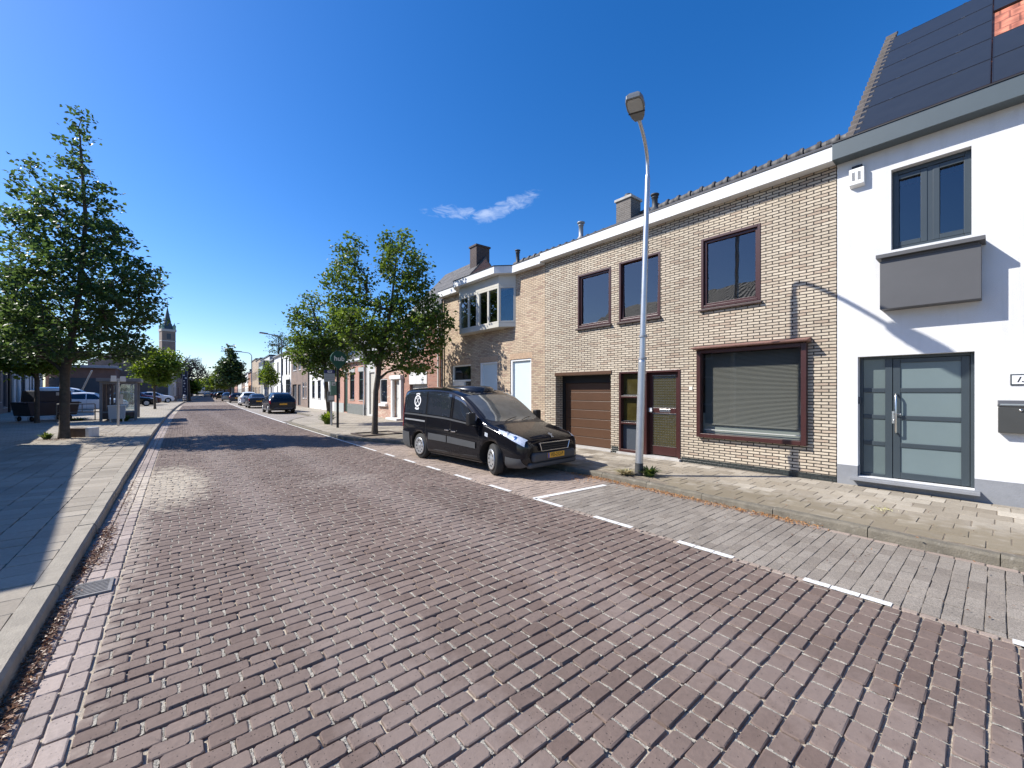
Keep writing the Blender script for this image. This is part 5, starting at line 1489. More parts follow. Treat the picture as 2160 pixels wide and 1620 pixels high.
def wheel(parent, x, y, r, w, side, turn=0.0, spokes=8):
    o = bpy.data.objects.new('wheel', None); C.objects.link(o); o.parent = parent; o.location = (x, y, r); o.rotation_euler = (0, 0, turn)
    s = side
    t = MB(); pr = [(r * .64, -.0), (r * .66, .02), (r * .90, .012), (r * .985, .035), (r, .07), (r, w - .05), (r * .97, w - .01), (r * .7, w)]
    t.lathe([(a, -s * b) for a, b in pr], 32, 'x')
    for q in (.085, .115, .145): t.lathe([(r + .0015, -s * (q - .006)), (r + .0015, -s * (q + .006))], 32, 'x', mi=0)
    t.build('tyre', M_tyre, o)
    f = MB()
    f.lathe([(0, s * .012), (r * .12, s * .014), (r * .16, s * .004), (r * .30, -s * .004), (r * .52, s * .004), (r * .60, s * .010), (r * .655, s * .006), (r * .66, -s * .02), (0, -s * .06)], 32, 'x')
    for k in range(spokes):
        a = 2 * math.pi * k / spokes
        c, d = math.cos(a) * r * .44, math.sin(a) * r * .44
        f.lathe([(0, s * .0075), (r * .062, s * .0075)], 10, 'x', mi=1, o=(0, c, d))
    f.build('rim', [M_rim, M_well], o)
    return o

def vehicle(name, label, cat, table, paint, loc, rz, wheels, glassm, spec, group=None):
    t = thing(name, label, cat, loc, rz, group)
    Lf = Loft(table)
    mb = Lf.body()
    body = mb.build('body', [paint, M_well], t)
    # wheel arches are cut out of the shell, then the cutter is thrown away
    r = wheels['r'] * 1.17
    cut = MB()
    for y in wheels['y']:
        for s in (-1, 1):
            n = 32
            x0, x1 = s * (wheels['x'] - wheels['w'] - .10), s * (wheels['x'] + .3)
            a, b = min(x0, x1), max(x0, x1)
            vs = [(a, y + r * math.cos(2 * math.pi * k / n), wheels['r'] + r * math.sin(2 * math.pi * k / n)) for k in range(n)]
            vs += [(b, p[1], p[2]) for p in vs]
            cut.add(vs, [tuple(range(n))[::-1], tuple(range(n, 2 * n))] + [(k, (k + 1) % n, n + (k + 1) % n, n + k) for k in range(n)])
    me = cut.mesh('arch_cut'); me.materials.append(M_well)
    co = bpy.data.objects.new('arch_cut', me); C.objects.link(co); co.parent = t
    bm = bmesh.new(); bm.from_mesh(me); bmesh.ops.recalc_face_normals(bm, faces=bm.faces); bm.to_mesh(me); bm.free()
    bm = bmesh.new(); bm.from_mesh(body.data); bmesh.ops.remove_doubles(bm, verts=bm.verts, dist=1e-5); bmesh.ops.recalc_face_normals(bm, faces=bm.faces); bm.to_mesh(body.data); bm.free()
    md = body.modifiers.new('arch', 'BOOLEAN'); md.operation = 'DIFFERENCE'; md.object = co; md.solver = 'EXACT'; md.material_mode = 'TRANSFER'
    bpy.context.view_layer.update()
    nm = bpy.data.meshes.new_from_object(body.evaluated_get(bpy.context.evaluated_depsgraph_get()))
    body.modifiers.clear(); body.data = nm; nm.name = 'body'
    bpy.data.objects.remove(co)
    for y, tn in zip(wheels['y'], wheels.get('turn', (0, 0))):
        for s in (-1, 1): wheel(t, s * wheels['x'], y, wheels['r'], wheels['w'], s, tn, wheels.get('spokes', 8))
    for c in spec.get('side', ()):
        for s in (-1, 1): Lf.patch(c, s).build('side_window', glassm, t)
    if 'screen' in spec: Lf.band(*spec['screen']).build('windscreen', spec.get('screenm', glassm), t)
    if 'rear' in spec: Lf.band(*spec['rear']).build('rear_window', glassm, t)
    for c in spec.get('head', ()):
        for s in (-1, 1): Lf.patch(c, s, .006).build('headlight', M_lens, t)
    for c in spec.get('tail', ()):
        for s in (-1, 1): Lf.patch(c, s, .006).build('tail_light', M_tail, t)
    return t, Lf

M_vanp = mat('black_van_paint', (.0075, .0075, .0095), .09, .0, var=.05, coat=.15, spec=.32)
M_vscreen = mat('windscreen_glass', (.10, .102, .094), .03, var=.35, scale=2.5, spec=.8, ior=1.6)
M_vglass = mat('van_glass', (.020, .025, .034), .02, var=.0, spec=.8, ior=1.75)
VAN = [(-2.40, .34, .60, .67, .72, .66, .0), (-2.36, .27, .66, .77, .82, .75, .01), (-2.26, .23, .71, .84, .89, .80, .015), (-2.06, .21, .77, .91, .935, .83, .02), (-1.75, .20, .86, .985, .95, .85, .025),
       (-1.40, .20, .94, 1.065, .955, .87, .03), (-1.24, .20, .98, 1.115, .955, .87, .03), (-.95, .20, 1.02, 1.31, .955, .855, .035), (-.55, .20, 1.06, 1.56, .955, .845, .04), (-.20, .20, 1.09, 1.72, .955, .845, .045),
       (.3, .20, 1.13, 1.82, .955, .855, .05), (1.2, .20, 1.16, 1.865, .955, .865, .05), (2.1, .21, 1.18, 1.855, .95, .865, .045), (2.36, .24, 1.18, 1.82, .935, .85, .04), (2.46, .30, 1.16, 1.72, .915, .83, .03), (2.50, .36, 1.1, 1.5, .88, .80, .02)]
van, Lf = vehicle('parked_van', 'black delivery van with white round emblem on its side window, parked at the kerb', 'van', VAN, M_vanp, (5.91, 8.105, 0), R(2.6),
    dict(y=(-1.47, 1.50), x=.945, r=.335, w=.20, turn=(R(-22), 0), spokes=10), M_vglass,
    dict(side=[((-.98, 3.10), (-.03, 3.10), (-.03, 5.0), (-.42, 4.95)), ((.10, 3.08), (1.14, 3.08), (1.14, 5.0), (.10, 5.0)), ((1.20, 3.08), (2.33, 3.08), (2.28, 5.0), (1.20, 5.0))],
         screen=(-1.10, -1.36, -.30, -.36), rear=(2.49, 2.49, 2.40, 2.38), screenm=M_vscreen,
         head=[((-2.35, 3.0), (-1.72, 3.35), (-1.62, 4.9), (-2.33, 5.9))], tail=[((2.40, 2.2), (2.48, 2.2), (2.48, 4.0), (2.40, 4.0))]))
van.scale = (.95, .95, .95)
for o_ in van.children:
    if o_.name.startswith('body'): vbody = o_
# mouldings, sills and plastic bumper corners
for s in (-1, 1):
    k = MB()
    for a, b in ((-.95, .16), (.20, 1.02)): Lf.patch([(a, 1.72), (b, 1.72), (b, 2.10), (a, 2.10)], s, .022, 10, 4, k)
    k.build('side_moulding', M_plast, van)
    k = MB(); Lf.patch([(-1.05, .12), (1.08, .12), (1.08, .62), (-1.05, .62)], s, .012, 12, 3, k); k.build('sill', M_plast, van)
    k = MB(); Lf.patch([(1.95, .15), (2.49, .15), (2.49, 1.95), (2.02, 1.95)], s, .014, 8, 6, k); k.build('bumper_corner', M_plast, van, )
    k = MB(); Lf.patch([(-2.36, .15), (-1.90, .15), (-1.93, 1.75), (-2.30, 1.75)], s, .012, 8, 6, k); k.build('front_bumper_corner', M_plast, van)
    # shut lines and sliding rail
    k = MB()
    for c in ([(.035, .5), (.045, .5), (.045, 5.2), (.035, 5.2)], [(-1.055, .5), (-1.045, .5), (-1.035, 3.0), (-1.045, 3.0)], [(1.165, .5), (1.175, .5), (1.175, 5.2), (1.165, 5.2)]):
        Lf.patch(c, s, .0025, 1, 12, k)
    k.build('door_seam', M_well, van)
    k = MB(); Lf.patch([(-.95, 2.93), (2.36, 2.93), (2.36, 3.03), (-.95, 3.03)], s, .007, 30, 2, k); k.build('belt_highlight', M_plast, van)  # paler strip laid on as the highlight along the belt crease
    k = MB(); Lf.patch([(1.22, 2.62), (2.30, 2.62), (2.30, 2.70), (1.22, 2.70)], s, .008, 10, 1, k); k.build('slide_rail', M_grey, van)
    for y in (.18, -.10):
        p = Lf.S(y, 2.40, s, .02); k = MB(); k.box(p[0] - .012, p[0] + .012, y - .085, y + .085, p[2] - .018, p[2] + .018); k.build('handle', M_chrome, van, bev=.006)
    # mirror
    p = Lf.S(-.86, 3.05, s, 0)
    k = MB(); k.box(p[0] + s * .03, p[0] + s * .22, -.97, -.84, 1.03, 1.31) if s > 0 else k.box(p[0] - .22, p[0] - .03, -.97, -.84, 1.03, 1.31)
    k.box(min(p[0] - s * .05, p[0] + s * .06), max(p[0] - s * .05, p[0] + s * .06), -.93, -.88, 1.03, 1.12)
    k.build('mirror', M_trim, van, bev=.035, seg=3)
    k = MB(); Lf.patch([(-1.36, 2.55), (-1.26, 2.55), (-1.26, 2.75), (-1.36, 2.75)], s, .006, 4, 3, k); k.build('indicator', M_lens, van)
    # inner lamps of the headlight
    for y, tt, rr in ((-2.12, 4.1, .085), (-1.88, 4.2, .10)):
        p = Lf.S(y, tt, s, .008); n = (Lf.S(y, tt, s, .02) - Lf.S(y, tt, s, .0)); n = Vector(n).normalized()
        k = MB(); k.lathe([(0, .002), (rr * .55, .003), (rr * .6, .0)], 18); q = k.build('reflector', M_rim if y > -1.9 else M_chrome, van); q.location = p; q.rotation_euler = n.to_track_quat('Z', 'Y').to_euler()
# front: bumper lip, grille, plate, emblem
k = MB(); k.box(-.66, .66, -2.475, -2.32, .34, .53); k.box(-.74, .74, -2.44, -2.30, .22, .335); BUM = k.build('bumper', M_plast, van, bev=.05, seg=3)
k = MB(); k.prism([(-.40, .565), (.40, .565), (.46, .715), (-.46, .715)], 'y', -2.452, -2.36); k.build('grille', M_well, van, bev=.008)
k = MB()
for z in (.61, .655): k.box(-.41, .41, -2.458, -2.45, z, z + .012)
k.build('grille_bars', M_trim, van)
k = MB()
for a, b in (((-.41, .56), (.41, .56)), ((.41, .56), (.47, .725)), ((.47, .725), (-.47, .725)), ((-.47, .725), (-.41, .56))):
    k.tube([(a[0], -2.455, a[1]), (b[0], -2.455, b[1])], .009, 8)
k.build('grille_frame', M_chrome, van)
k = MB(); k.box(-.26, .26, -2.489, -2.474, .405, .515); PL = k.build('number_plate', M_plateY, van, bev=.003)
k = MB(); k.box(-.258, -.215, -2.4915, -2.489, .408, .512); k.build('plate_band', mat('plate_blue', (.01, .05, .35), .4), PL)
text('plate_text', 'VD-212-P', .105, M_black, PL, (.022, -2.4905, .46), (R(90), 0, 0), .001, 0, .001, xs=.92)
k = MB(); lion = [(-.03, -.07), (-.005, -.035), (-.01, .0), (-.04, .025), (-.05, .05), (-.02, .07), (.01, .065), (.02, .035), (.05, .05), (.055, .02), (.03, .0), (.02, -.03), (.045, -.045), (.04, -.07), (.01, -.05)]
k.prism([(x * 1.0, z * 1.0) for x, z in lion], 'y', -.008, .0); q = k.build('emblem', M_rim, van)
p = Lf.S(-2.32, 8, 1, .012); q.location = (p[0], p[1], p[2] + .02); q.rotation_euler = (R(-50), 0, 0)
# wipers, aerial, roof hatch
k = MB(); Lf.band(-1.40, -1.46, -1.09, -1.35, .0035, k, 5.6, 24, 4); k.build('cowl', M_trim, van)
k = MB()
for s in (-1, 1): Lf.patch([(-1.12, 5.55), (-.28, 5.55), (-.30, 5.95), (-1.08, 5.95)], s, .0055, 14, 2, k)
k.build_each('screen_seal', M_trim, van)
k = MB()
for x, x2 in ((-.55, .05), (.10, .60)):
    p, q2 = Lf.S(-1.33, 7.6, 1, .02), None
    a = Vector(Lf.S(-1.36, 8 - abs(x) * 1.9, 1 if x > 0 else -1, .02)); b = Vector(Lf.S(-1.20, 8 - abs(x2) * 1.9, 1 if x2 > 0 else -1, .03))
    k.tube([a, (a + b) / 2 + Vector((0, 0, .012)), b], .009, 6)
k.build('wiper', M_trim, van)
k = MB(); a = Lf.S(-.05, 8, 1); k.tube([a, (a[0], a[1] - .06, a[2] + .05)], .012, 8); k.build('aerial', M_trim, van)
k = MB(); n = 18; vs = []; 
for j, (f_, z) in enumerate(((1.0, 1.78), (.96, 1.86), (.84, 1.905), (.6, 1.93), (0.02, 1.94))):
    for i in range(n):
        a = 2 * math.pi * i / n; ca, sa = math.cos(a), math.sin(a)
        r_ = (abs(ca) ** 3 + abs(sa) ** 3) ** (-1 / 3)
        vs.append((.50 * f_ * r_ * ca, .60 + .78 * f_ * r_ * sa, z))
k.add(vs, [(j * n + i, j * n + (i + 1) % n, (j + 1) * n + (i + 1) % n, (j + 1) * n + i) for j in range(4) for i in range(n)], 0, True)
HT = k.build('roof_hatch', mat('hatch_black', (.02, .022, .026), .25, coat=.5), van)
# white emblem on the rear quarter window, drawn on the glass: ring, toothed arcs and crossed tools
k = MB()
cy, ct = 1.66, 4.05
def onglass(u, w): return Lf.S(cy + u * 1.2, ct + w * 1.3 / .34, -1, .008)   # u along the van, w up (m)
def arc(r0, r1, a0, a1, n=24):
    vs = []
    for i in range(n + 1):
        a = R(a0 + (a1 - a0) * i / n)
        for r in (r0, r1): vs.append(onglass(r * math.cos(a), r * math.sin(a)))
    k.add(vs, [(2 * i, 2 * i + 1, 2 * i + 3, 2 * i + 2) for i in range(n)])
arc(.105, .138, 0, 360, 36)
for i in range(9): arc(.165, .198, 64 + i * 6, 68.5 + i * 6, 2)
for i in range(9): arc(.165, .198, 244 + i * 6, 248.5 + i * 6, 2)
arc(.160, .165, 62, 118); arc(.160, .165, 242, 298)
def stroke(a, b, w):
    a, b = Vector(a), Vector(b); d = (b - a).normalized(); n_ = Vector((-d.y, d.x)) * w / 2
    k.add([onglass(*(a + n_)), onglass(*(a - n_)), onglass(*(b - n_)), onglass(*(b + n_))], [(0, 1, 2, 3)])
stroke((-.055, -.065), (.045, .065), .015); stroke((.055, -.065), (-.045, .065), .015); stroke((-.065, .045), (-.03, .075), .022); stroke((.03, .075), (.065, .045), .022)
k.build('window_emblem', mat('sticker_white', (.82, .82, .82), .5), van)

# ---------------------------------------------------------------- cars, seen mostly from behind
def car(kind, label, paint, loc, rz, plate='yellow', group='cars parked along the right kerb'):
    if kind == 'suv':
        W, Hh, Ln = .93, 1.63, 4.45
        T = [(-2.2, .38, .66, .74, .70, .6, 0), (-2.1, .27, .76, .86, .84, .68, .01), (-1.7, .22, .88, 1.0, .92, .72, .02), (-1.0, .21, .98, 1.12, W, .72, .02), (-.75, .21, 1.0, 1.22, W, .70, .02), (-.1, .21, 1.02, 1.53, W, .63, .03), (.4, .21, 1.03, 1.59, W, .64, .03),
             (1.2, .22, 1.05, 1.57, W, .64, .03), (1.75, .24, 1.08, 1.48, .92, .62, .02), (1.92, .27, 1.05, 1.36, .91, .66, .02), (2.10, .31, .97, 1.12, .89, .72, .01), (2.2, .36, .88, 1.0, .86, .74, 0), (2.25, .42, .78, .88, .80, .72, 0)]
        sp = dict(side=[((-.62, 3.1), (.30, 3.1), (.30, 5.0), (-.18, 4.9)), ((.36, 3.1), (1.20, 3.1), (1.15, 5.0), (.36, 5.0)), ((1.27, 3.1), (1.62, 3.2), (1.48, 5.0), (1.22, 5.0))], screen=(-.8, -.95, -.15, -.2), rear=(2.02, 2.08, 1.80, 1.74),
                  head=[((-2.08, 3.0), (-1.6, 3.6), (-1.65, 4.8), (-2.05, 4.6))], tail=[((1.98, 2.55), (2.235, 2.55), (2.235, 3.3), (1.98, 3.5))])
        wh = dict(y=(-1.35, 1.35), x=.91, r=.345, w=.22)
    elif kind == 'sedan':
        T = [(-2.25, .36, .60, .66, .70, .6, 0), (-2.15, .26, .68, .78, .82, .68, .01), (-1.7, .2, .78, .9, .89, .72, .02), (-.95, .19, .86, 1.0, .90, .72, .02), (-.6, .19, .88, 1.15, .90, .68, .02), (0, .19, .90, 1.40, .90, .58, .03), (.5, .19, .91, 1.43, .90, .58, .03),
             (1.1, .2, .93, 1.36, .90, .58, .03), (1.6, .21, .95, 1.13, .90, .62, .02), (1.75, .22, .95, 1.07, .895, .70, .015), (2.1, .26, .93, 1.04, .87, .74, .01), (2.22, .32, .86, .96, .84, .72, 0), (2.27, .40, .76, .84, .78, .70, 0)]
        sp = dict(side=[((-.5, 3.1), (.32, 3.1), (.32, 5.0), (-.1, 4.9)), ((.38, 3.1), (1.2, 3.1), (.95, 5.0), (.38, 5.0))], screen=(-.65, -.85, -.05, -.1), rear=(1.62, 1.66, 1.12, 1.08),
                  head=[((-2.1, 3.0), (-1.65, 3.6), (-1.7, 4.8), (-2.08, 4.6))], tail=[((2.0, 2.6), (2.25, 2.6), (2.25, 3.6), (2.0, 3.8))])
        wh = dict(y=(-1.35, 1.35), x=.87, r=.32, w=.21)
    else:                                      # hatch / estate
        T = [(-2.0, .36, .62, .68, .68, .6, 0), (-1.92, .26, .70, .80, .80, .66, .01), (-1.5, .2, .82, .95, .87, .70, .02), (-.9, .19, .9, 1.06, .88, .70, .02), (-.6, .19, .92, 1.2, .88, .67, .02), (0, .19, .94, 1.44, .88, .6, .03), (.5, .19, .95, 1.48, .88, .6, .03),
             (1.3, .2, .98, 1.43, .88, .6, .03), (1.65, .22, 1.0, 1.32, .875, .6, .02), (1.8, .25, .97, 1.2, .865, .64, .02), (1.93, .29, .90, 1.02, .84, .70, .01), (2.0, .36, .8, .9, .80, .70, 0)]
        sp = dict(side=[((-.5, 3.1), (.35, 3.1), (.35, 5.0), (-.1, 4.9)), ((.41, 3.1), (1.25, 3.1), (1.18, 5.0), (.41, 5.0))], screen=(-.65, -.8, -.05, -.1), rear=(1.86, 1.9, 1.68, 1.62),
                  head=[((-1.9, 3.0), (-1.45, 3.6), (-1.5, 4.8), (-1.88, 4.6))], tail=[((1.78, 2.4), (1.98, 2.4), (1.98, 3.9), (1.78, 4.2))])
        wh = dict(y=(-1.25, 1.25), x=.85, r=.31, w=.2)
    t, L = vehicle('parked_car', label, 'car', T, paint, loc, rz, wh, DARKGLASS, sp, group)
    ye = T[-1][0]
    z = .5 * (T[-1][1] + T[-1][2]) + .05
    if plate:
        k = MB(); k.box(-.25, .25, ye + .001, ye + .02, z + .02, z + .13); k.build('number_plate', M_plateY if plate == 'yellow' else M_whitegl, t, bev=.003)
    k = MB(); k.box(-.62, .62, ye - .25, ye + .015, T[-1][1] - .10, T[-1][1] + .06); k.build('rear_bumper', M_plast, t, bev=.03)
    for s in (-1, 1):
        p = L.S(-.42, 3.1, s); k = MB(); a, b = p[0] + s * .02, p[0] + s * .20
        k.box(min(a, b), max(a, b), -.50, -.38, p[2], p[2] + .14); k.build('mirror', paint, t, bev=.03)
        k = MB(); L.patch([(-.9, .1), (.95, .1), (.95, .5), (-.9, .5)], s, .01, 8, 3, k); k.build('sill', M_plast, t)
        k = MB()
        for y in (.33, 1.2 if kind != 'hatch' else 1.22): L.patch([(y, .6), (y + .008, .6), (y + .008, 5.0), (y, 5.0)], s, .003, 1, 10, k)
        k.build('door_seam', M_well, t)
    return t
def paintm(n, c, m=.0): return mat(n, c, .22, m, var=.04, coat=.2, spec=.32)
P_dk = paintm('dark_blue_black_paint', (.010, .014, .022)); P_dg = paintm('dark_grey_paint', (.030, .034, .042)); P_wh = paintm('white_paint_car', (.70, .71, .72)); P_si = paintm('silver_paint', (.42, .43, .44), .5)
P_bl = paintm('midnight_paint', (.010, .012, .03)); P_bu = paintm('burgundy_paint', (.09, .025, .022)); P_bk = paintm('black_paint', (.008, .008, .009))
def onroad(u, w):
    d = (u - 1080) / 870; a = YAW
    return (w * (math.sin(a) + d * math.cos(a)), w * (math.cos(a) - d * math.sin(a)), 0)
def street(y): return -Bang(y) + math.pi     # front towards +y
for kind, lab, p, u, w in (('suv', 'dark blue black estate car with yellow plate, nearest of the cars parked on the right', P_dk, 587, 32.6), ('sedan', 'dark grey saloon parked in front of the nearest dark car', P_dg, 541, 42.5),
                           ('suv', 'white car half hidden between the two dark parked cars', P_wh, 523, 49.5), ('hatch', 'midnight blue hatchback parked behind the tree beyond the white car', P_bl, 498, 61),
                           ('hatch', 'silver hatchback parked under the far right tree', P_si, 480, 72), ('suv', 'black car parked beyond the silver hatchback', P_bk, 467, 86), ('sedan', 'far dark grey saloon, last but one in the parked row', P_dg, 459, 98),
                           ('hatch', 'farthest parked car in the row, black', P_bk, 453, 110)):
    x, y, z = onroad(u, w)
    y0 = y
    car(kind, lab, p, (x, y, -.002), street(y))
x, y, z = onroad(438, 116); car('hatch', 'silver car driving away far down the middle of the street', P_si, (x, y, .02), street(y), group='traffic on the road')
# car park on the left
for kind, lab, p, u, w, an in (('hatch', 'white estate car parked side-on behind the bike rail', P_wh, 198, 32.5, 92), ('sedan', 'black saloon parked side-on just right of the bus shelter', P_bk, 272, 44, 95), ('suv', 'burgundy car parked behind the black saloon at the shelter', P_bu, 287, 48, 97), ('hatch', 'small white car behind the thin left tree', P_wh, 327, 57, 100)):
    x, y, z = onroad(u, w); car(kind, lab, p, (x, y, .098), R(an), group='cars in the car park on the left', plate=None)
x, y, z = onroad(158, 37.5)
V2 = [(a, b, c + .02, d + .05, e, f, g_) for a, b, c, d, e, f, g_ in VAN]
v2, L2 = vehicle('parked_van', 'white van parked side-on behind the white estate car', 'van', V2, P_wh, (x, y, .098), R(92), dict(y=(-1.47, 1.5), x=.945, r=.335, w=.2), DARKGLASS,
    dict(side=[((-.98, 3.10), (-.03, 3.10), (-.03, 5.0), (-.42, 4.95))], screen=(-1.10, -1.36, -.30, -.36), head=[((-2.30, 3.0), (-1.55, 3.9), (-1.50, 5.4), (-2.22, 5.0))], tail=[((2.30, 2.2), (2.44, 2.2), (2.44, 4.2), (2.30, 4.2))]), group='cars in the car park on the left')
# lorry far away
x, y, z = onroad(424, 150)
t = thing('lorry', 'small pale lorry far away at the vanishing end of the street', 'lorry', (x, y, .0), street(y))
k = MB(); k.box(-1.15, 1.15, -1.2, 3.2, .9, 3.0); k.build('box', P_wh, t, bev=.04)
k = MB(); k.prism([(-1.25, .6), (-2.9, .6), (-2.9, 1.5), (-2.5, 2.4), (-1.25, 2.4)][::-1], 'x', -1.05, 1.05); k.build('cab', P_si, t, bev=.05)
k = MB(); k.box(-1.0, 1.0, -1.2, 3.25, .45, .85); k.build('chassis', M_trim, t)
for s in (-1, 1):
    for yy in (-2.0, 2.0): wheel(t, s * 1.05, yy, .42, .25, s)
# ================================================================ TREES AND PLANTS
LAT = Vector((math.cos(YAW), -math.sin(YAW), 0)); DEP = Vector((math.sin(YAW), math.cos(YAW), 0))
M_bark = mat('bark', (.085, .068, .052), .9, var=.4, scale=9, bump=1.0, bscale=30, dirt=((.12, .13, .08), 3, .56, .6))
M_barkdk = mat('dark_bark', (.05, .042, .036), .9, var=.3, scale=9, bump=.6, bscale=30)
LF1 = leafmat('leaf_lime', (.042, .090, .018), (.125, .20, .038), .45)
LF0 = leafmat('leaf_dark', (.030, .072, .024), (.092, .155, .044), .42)
LF2 = leafmat('leaf_bright', (.06, .125, .016), (.165, .235, .04), .5)
LF3 = leafmat('leaf_far', (.028, .060, .020), (.075, .12, .035), .32)

def leaves(pts, sig, n, size, r, up=.5):
    """n leaves round each point: pointed five-cornered blades, folded along the midrib"""
    P = np.repeat(np.array(pts), n, 0)
    m = len(P)
    P = P + r.normal(0, 1, (m, 3)) * np.array([sig, sig, sig * .62])
    nrm = r.normal(0, 1, (m, 3)); nrm[:, 2] = np.abs(nrm[:, 2]) + up
    nrm /= np.linalg.norm(nrm, axis=1)[:, None]
    d = r.normal(0, 1, (m, 3)); d[:, 2] -= .35
    d -= nrm * (d * nrm).sum(1)[:, None]; d /= np.linalg.norm(d, axis=1)[:, None]
    s = np.cross(nrm, d)
    L = (size * r.uniform(.65, 1.3, m))[:, None]
    W = L * r.uniform(.36, .5, m)[:, None]
    fold = nrm * L * .14
    V = np.stack([P - d * L * .5, P + s * W - d * L * .12 + fold, P + s * W * .55 + d * L * .25 + fold * .7, P + d * L * .55, P - s * W * .55 + d * L * .25 + fold * .7, P - s * W - d * L * .12 + fold], 1)
    b = (np.arange(m) * 6)[:, None]
    F = np.concatenate([b + np.array([0, 1, 2, 3]), b + np.array([0, 3, 4, 5])], 1).ravel()
    T = np.full(m * 2, 4)
    tint = np.clip(np.repeat(r.normal(.42, .26, len(pts)), n) * .55 + r.normal(.42, .26, m) * .45, 0, 1)
    return V.reshape(-1, 3), F, T, np.repeat(tint, 6)

def tree(name, label, loc, trunk, lobes, seed, ncl, nl, size, sig, r0, leaf=LF1, bark=M_bark, group=None, cat='tree', mind=.34, up=.5, bare=False, twigs=0):
    """trunk: list of (lat, dep, z); lobes: (lat, dep, z, rlat, rdep, rz)"""
    r = np.random.default_rng(seed)
    t = thing(name, label, cat, loc, 0, group)
    W = lambda a: Vector(LAT * a[0] + DEP * a[1] + Vector((0, 0, a[2])))
    nodes_, par = [], []
    tp = [W(p) for p in trunk]
    prev = -1
    for a, b in zip(tp[:-1], tp[1:]):
        n = max(2, int((b - a).length / .35))
        for i in range(n):
            nodes_.append(a.lerp(b, i / n)); par.append(prev); prev = len(nodes_) - 1
    nodes_.append(tp[-1]); par.append(prev)
    ntr = len(nodes_)
    vol = np.array([q[3] * q[4] * q[5] for q in lobes]) ** .62; vol /= vol.sum()
    pts = []; tries = 0
    while len(pts) < ncl and tries < ncl * 60:
        tries += 1
        q = lobes[r.choice(len(lobes), p=vol)]
        u = r.normal(0, 1, 3); u /= np.linalg.norm(u); u *= r.uniform(.25, 1) ** (1 / 2.2)
        p = (q[0] + u[0] * q[3], q[1] + u[1] * q[4], q[2] + u[2] * q[5])
        if any((p[0] - o[0]) ** 2 + (p[1] - o[1]) ** 2 + ((p[2] - o[2]) * 1.25) ** 2 < mind * mind for o in pts): continue
        pts.append(p)
    W3 = [W(p) for p in pts]
    axis = tp[-1]
    def dist_trunk(p): return min((p - n).length for n in nodes_[:ntr])
    W3.sort(key=dist_trunk)
    tips = []
    for p in W3:
        best, bc = 0, 1e9
        for i, n in enumerate(nodes_):
            if i < ntr and n.z < trunk[1][2] * .72: continue
            d = p - n; hd = math.hypot(d.x, d.y)
            c = d.length + 1.1 * max(0, n.z - (p.z - .30 * hd)) + (0.0 if i < ntr else .06)
            if c < bc: bc, best = c, i
        a = nodes_[best]; d = p - a
        k = max(1, int(d.length / .45)); pr = best
        side = Vector(r.normal(0, .05, 3)) * d.length
        for i in range(1, k + 1):
            f = i / k
            q = a.lerp(p, f) + (side + Vector((0, 0, .10 * math.hypot(d.x, d.y)))) * math.sin(math.pi * f) * .8
            nodes_.append(q); par.append(pr); pr = len(nodes_) - 1
        tips.append(pr)
        for _ in range(twigs):
            q = nodes_[pr]; k0 = pr
            dv = (q - nodes_[par[pr]]).normalized() + Vector(r.normal(0, .55, 3)); dv.normalize()
            for i in range(3):
                q = q + dv * r.uniform(.18, .34) * (sig / .3); dv = (dv + Vector(r.normal(0, .2, 3)) + Vector((0, 0, .05))).normalized()
                nodes_.append(q); par.append(k0); k0 = len(nodes_) - 1
    # girth grows from the tips down
    N = len(nodes_); rad = [0.0] * N
    ch = [0] * N
    for i in range(N):
        if par[i] >= 0: ch[par[i]] += 1
    acc = [0.0] * N
    for i in range(N - 1, -1, -1):
        acc[i] = max(acc[i], 1.0) if ch[i] == 0 else acc[i]
        if par[i] >= 0: acc[par[i]] += acc[i]
    tot = acc[0]
    for i in range(N): rad[i] = max([.0045, .024][bare], r0 * (acc[i] / tot) ** .47)
    mb = MB()
    trk = nodes_[:ntr]
    rr = [max(rad[i], r0 * (1 - .75 * i / ntr)) for i in range(ntr)]
    rr[0] *= 1.35; rr[1] *= 1.08
    mb.tube(trk, rr, 12)
    for i in range(ntr, N):
        p = par[i]
        ra = min(rad[p], rad[i] * 1.5 + .004); rb = rad[i]
        mb.tube([nodes_[p], nodes_[i]], [ra, rb], 5 if ra < .03 else 7, caps=False)
    mb.build('trunk', bark, t)
    if not bare:
        V, F, T, tn = leaves([tuple(nodes_[i]) for i in tips], sig, nl, size, r, up)
        me = np_mesh('crown', V, F, T, tn)
        link('crown', me, leaf, t)
    return t

G = 'street trees along the kerb'
tree('street_tree', 'tall conical street tree on the left pavement, in front of the bus shelter', (-2.55, 20.3, .1),
     [(0, 0, -.1), (.02, 0, 2.2), (.45, 0, 4.5), (.62, .1, 7.4), (.55, 0, 9.8)],
     [(.3, 0, 3.3, 2.2, 2.0, .75), (.4, 0, 4.5, 2.45, 2.1, .95), (.5, 0, 5.6, 2.35, 2.0, .95), (.2, 0, 6.7, 1.75, 1.5, .85), (.4, 0, 7.7, 1.05, .95, .8), (.5, 0, 8.8, .5, .5, .85), (.5, 0, 10.15, .25, .25, .8),
      (-1.2, 0, 7.7, .65, .6, .7), (-1.3, 0, 9.1, .28, .3, .85), (2.5, 0, 5.2, .5, .6, .35), (2.5, 0, 4.3, .45, .6, .35), (-2.2, 0, 5.3, .5, .6, .35), (-1.6, 0, 3.2, .9, 1.0, .6), (1.5, 0, 8.4, .2, .25, .4), (-2.2, -.3, 4.2, .6, .8, .45), (1.5, 0, 6.5, .8, .8, .6), (-2.6, 0, 3.5, .4, .5, .4), (2.2, 0, 3.2, .6, .6, .4)],
     11, 330, 56, .125, .17, .125, LF0, M_bark, G, mind=.40)
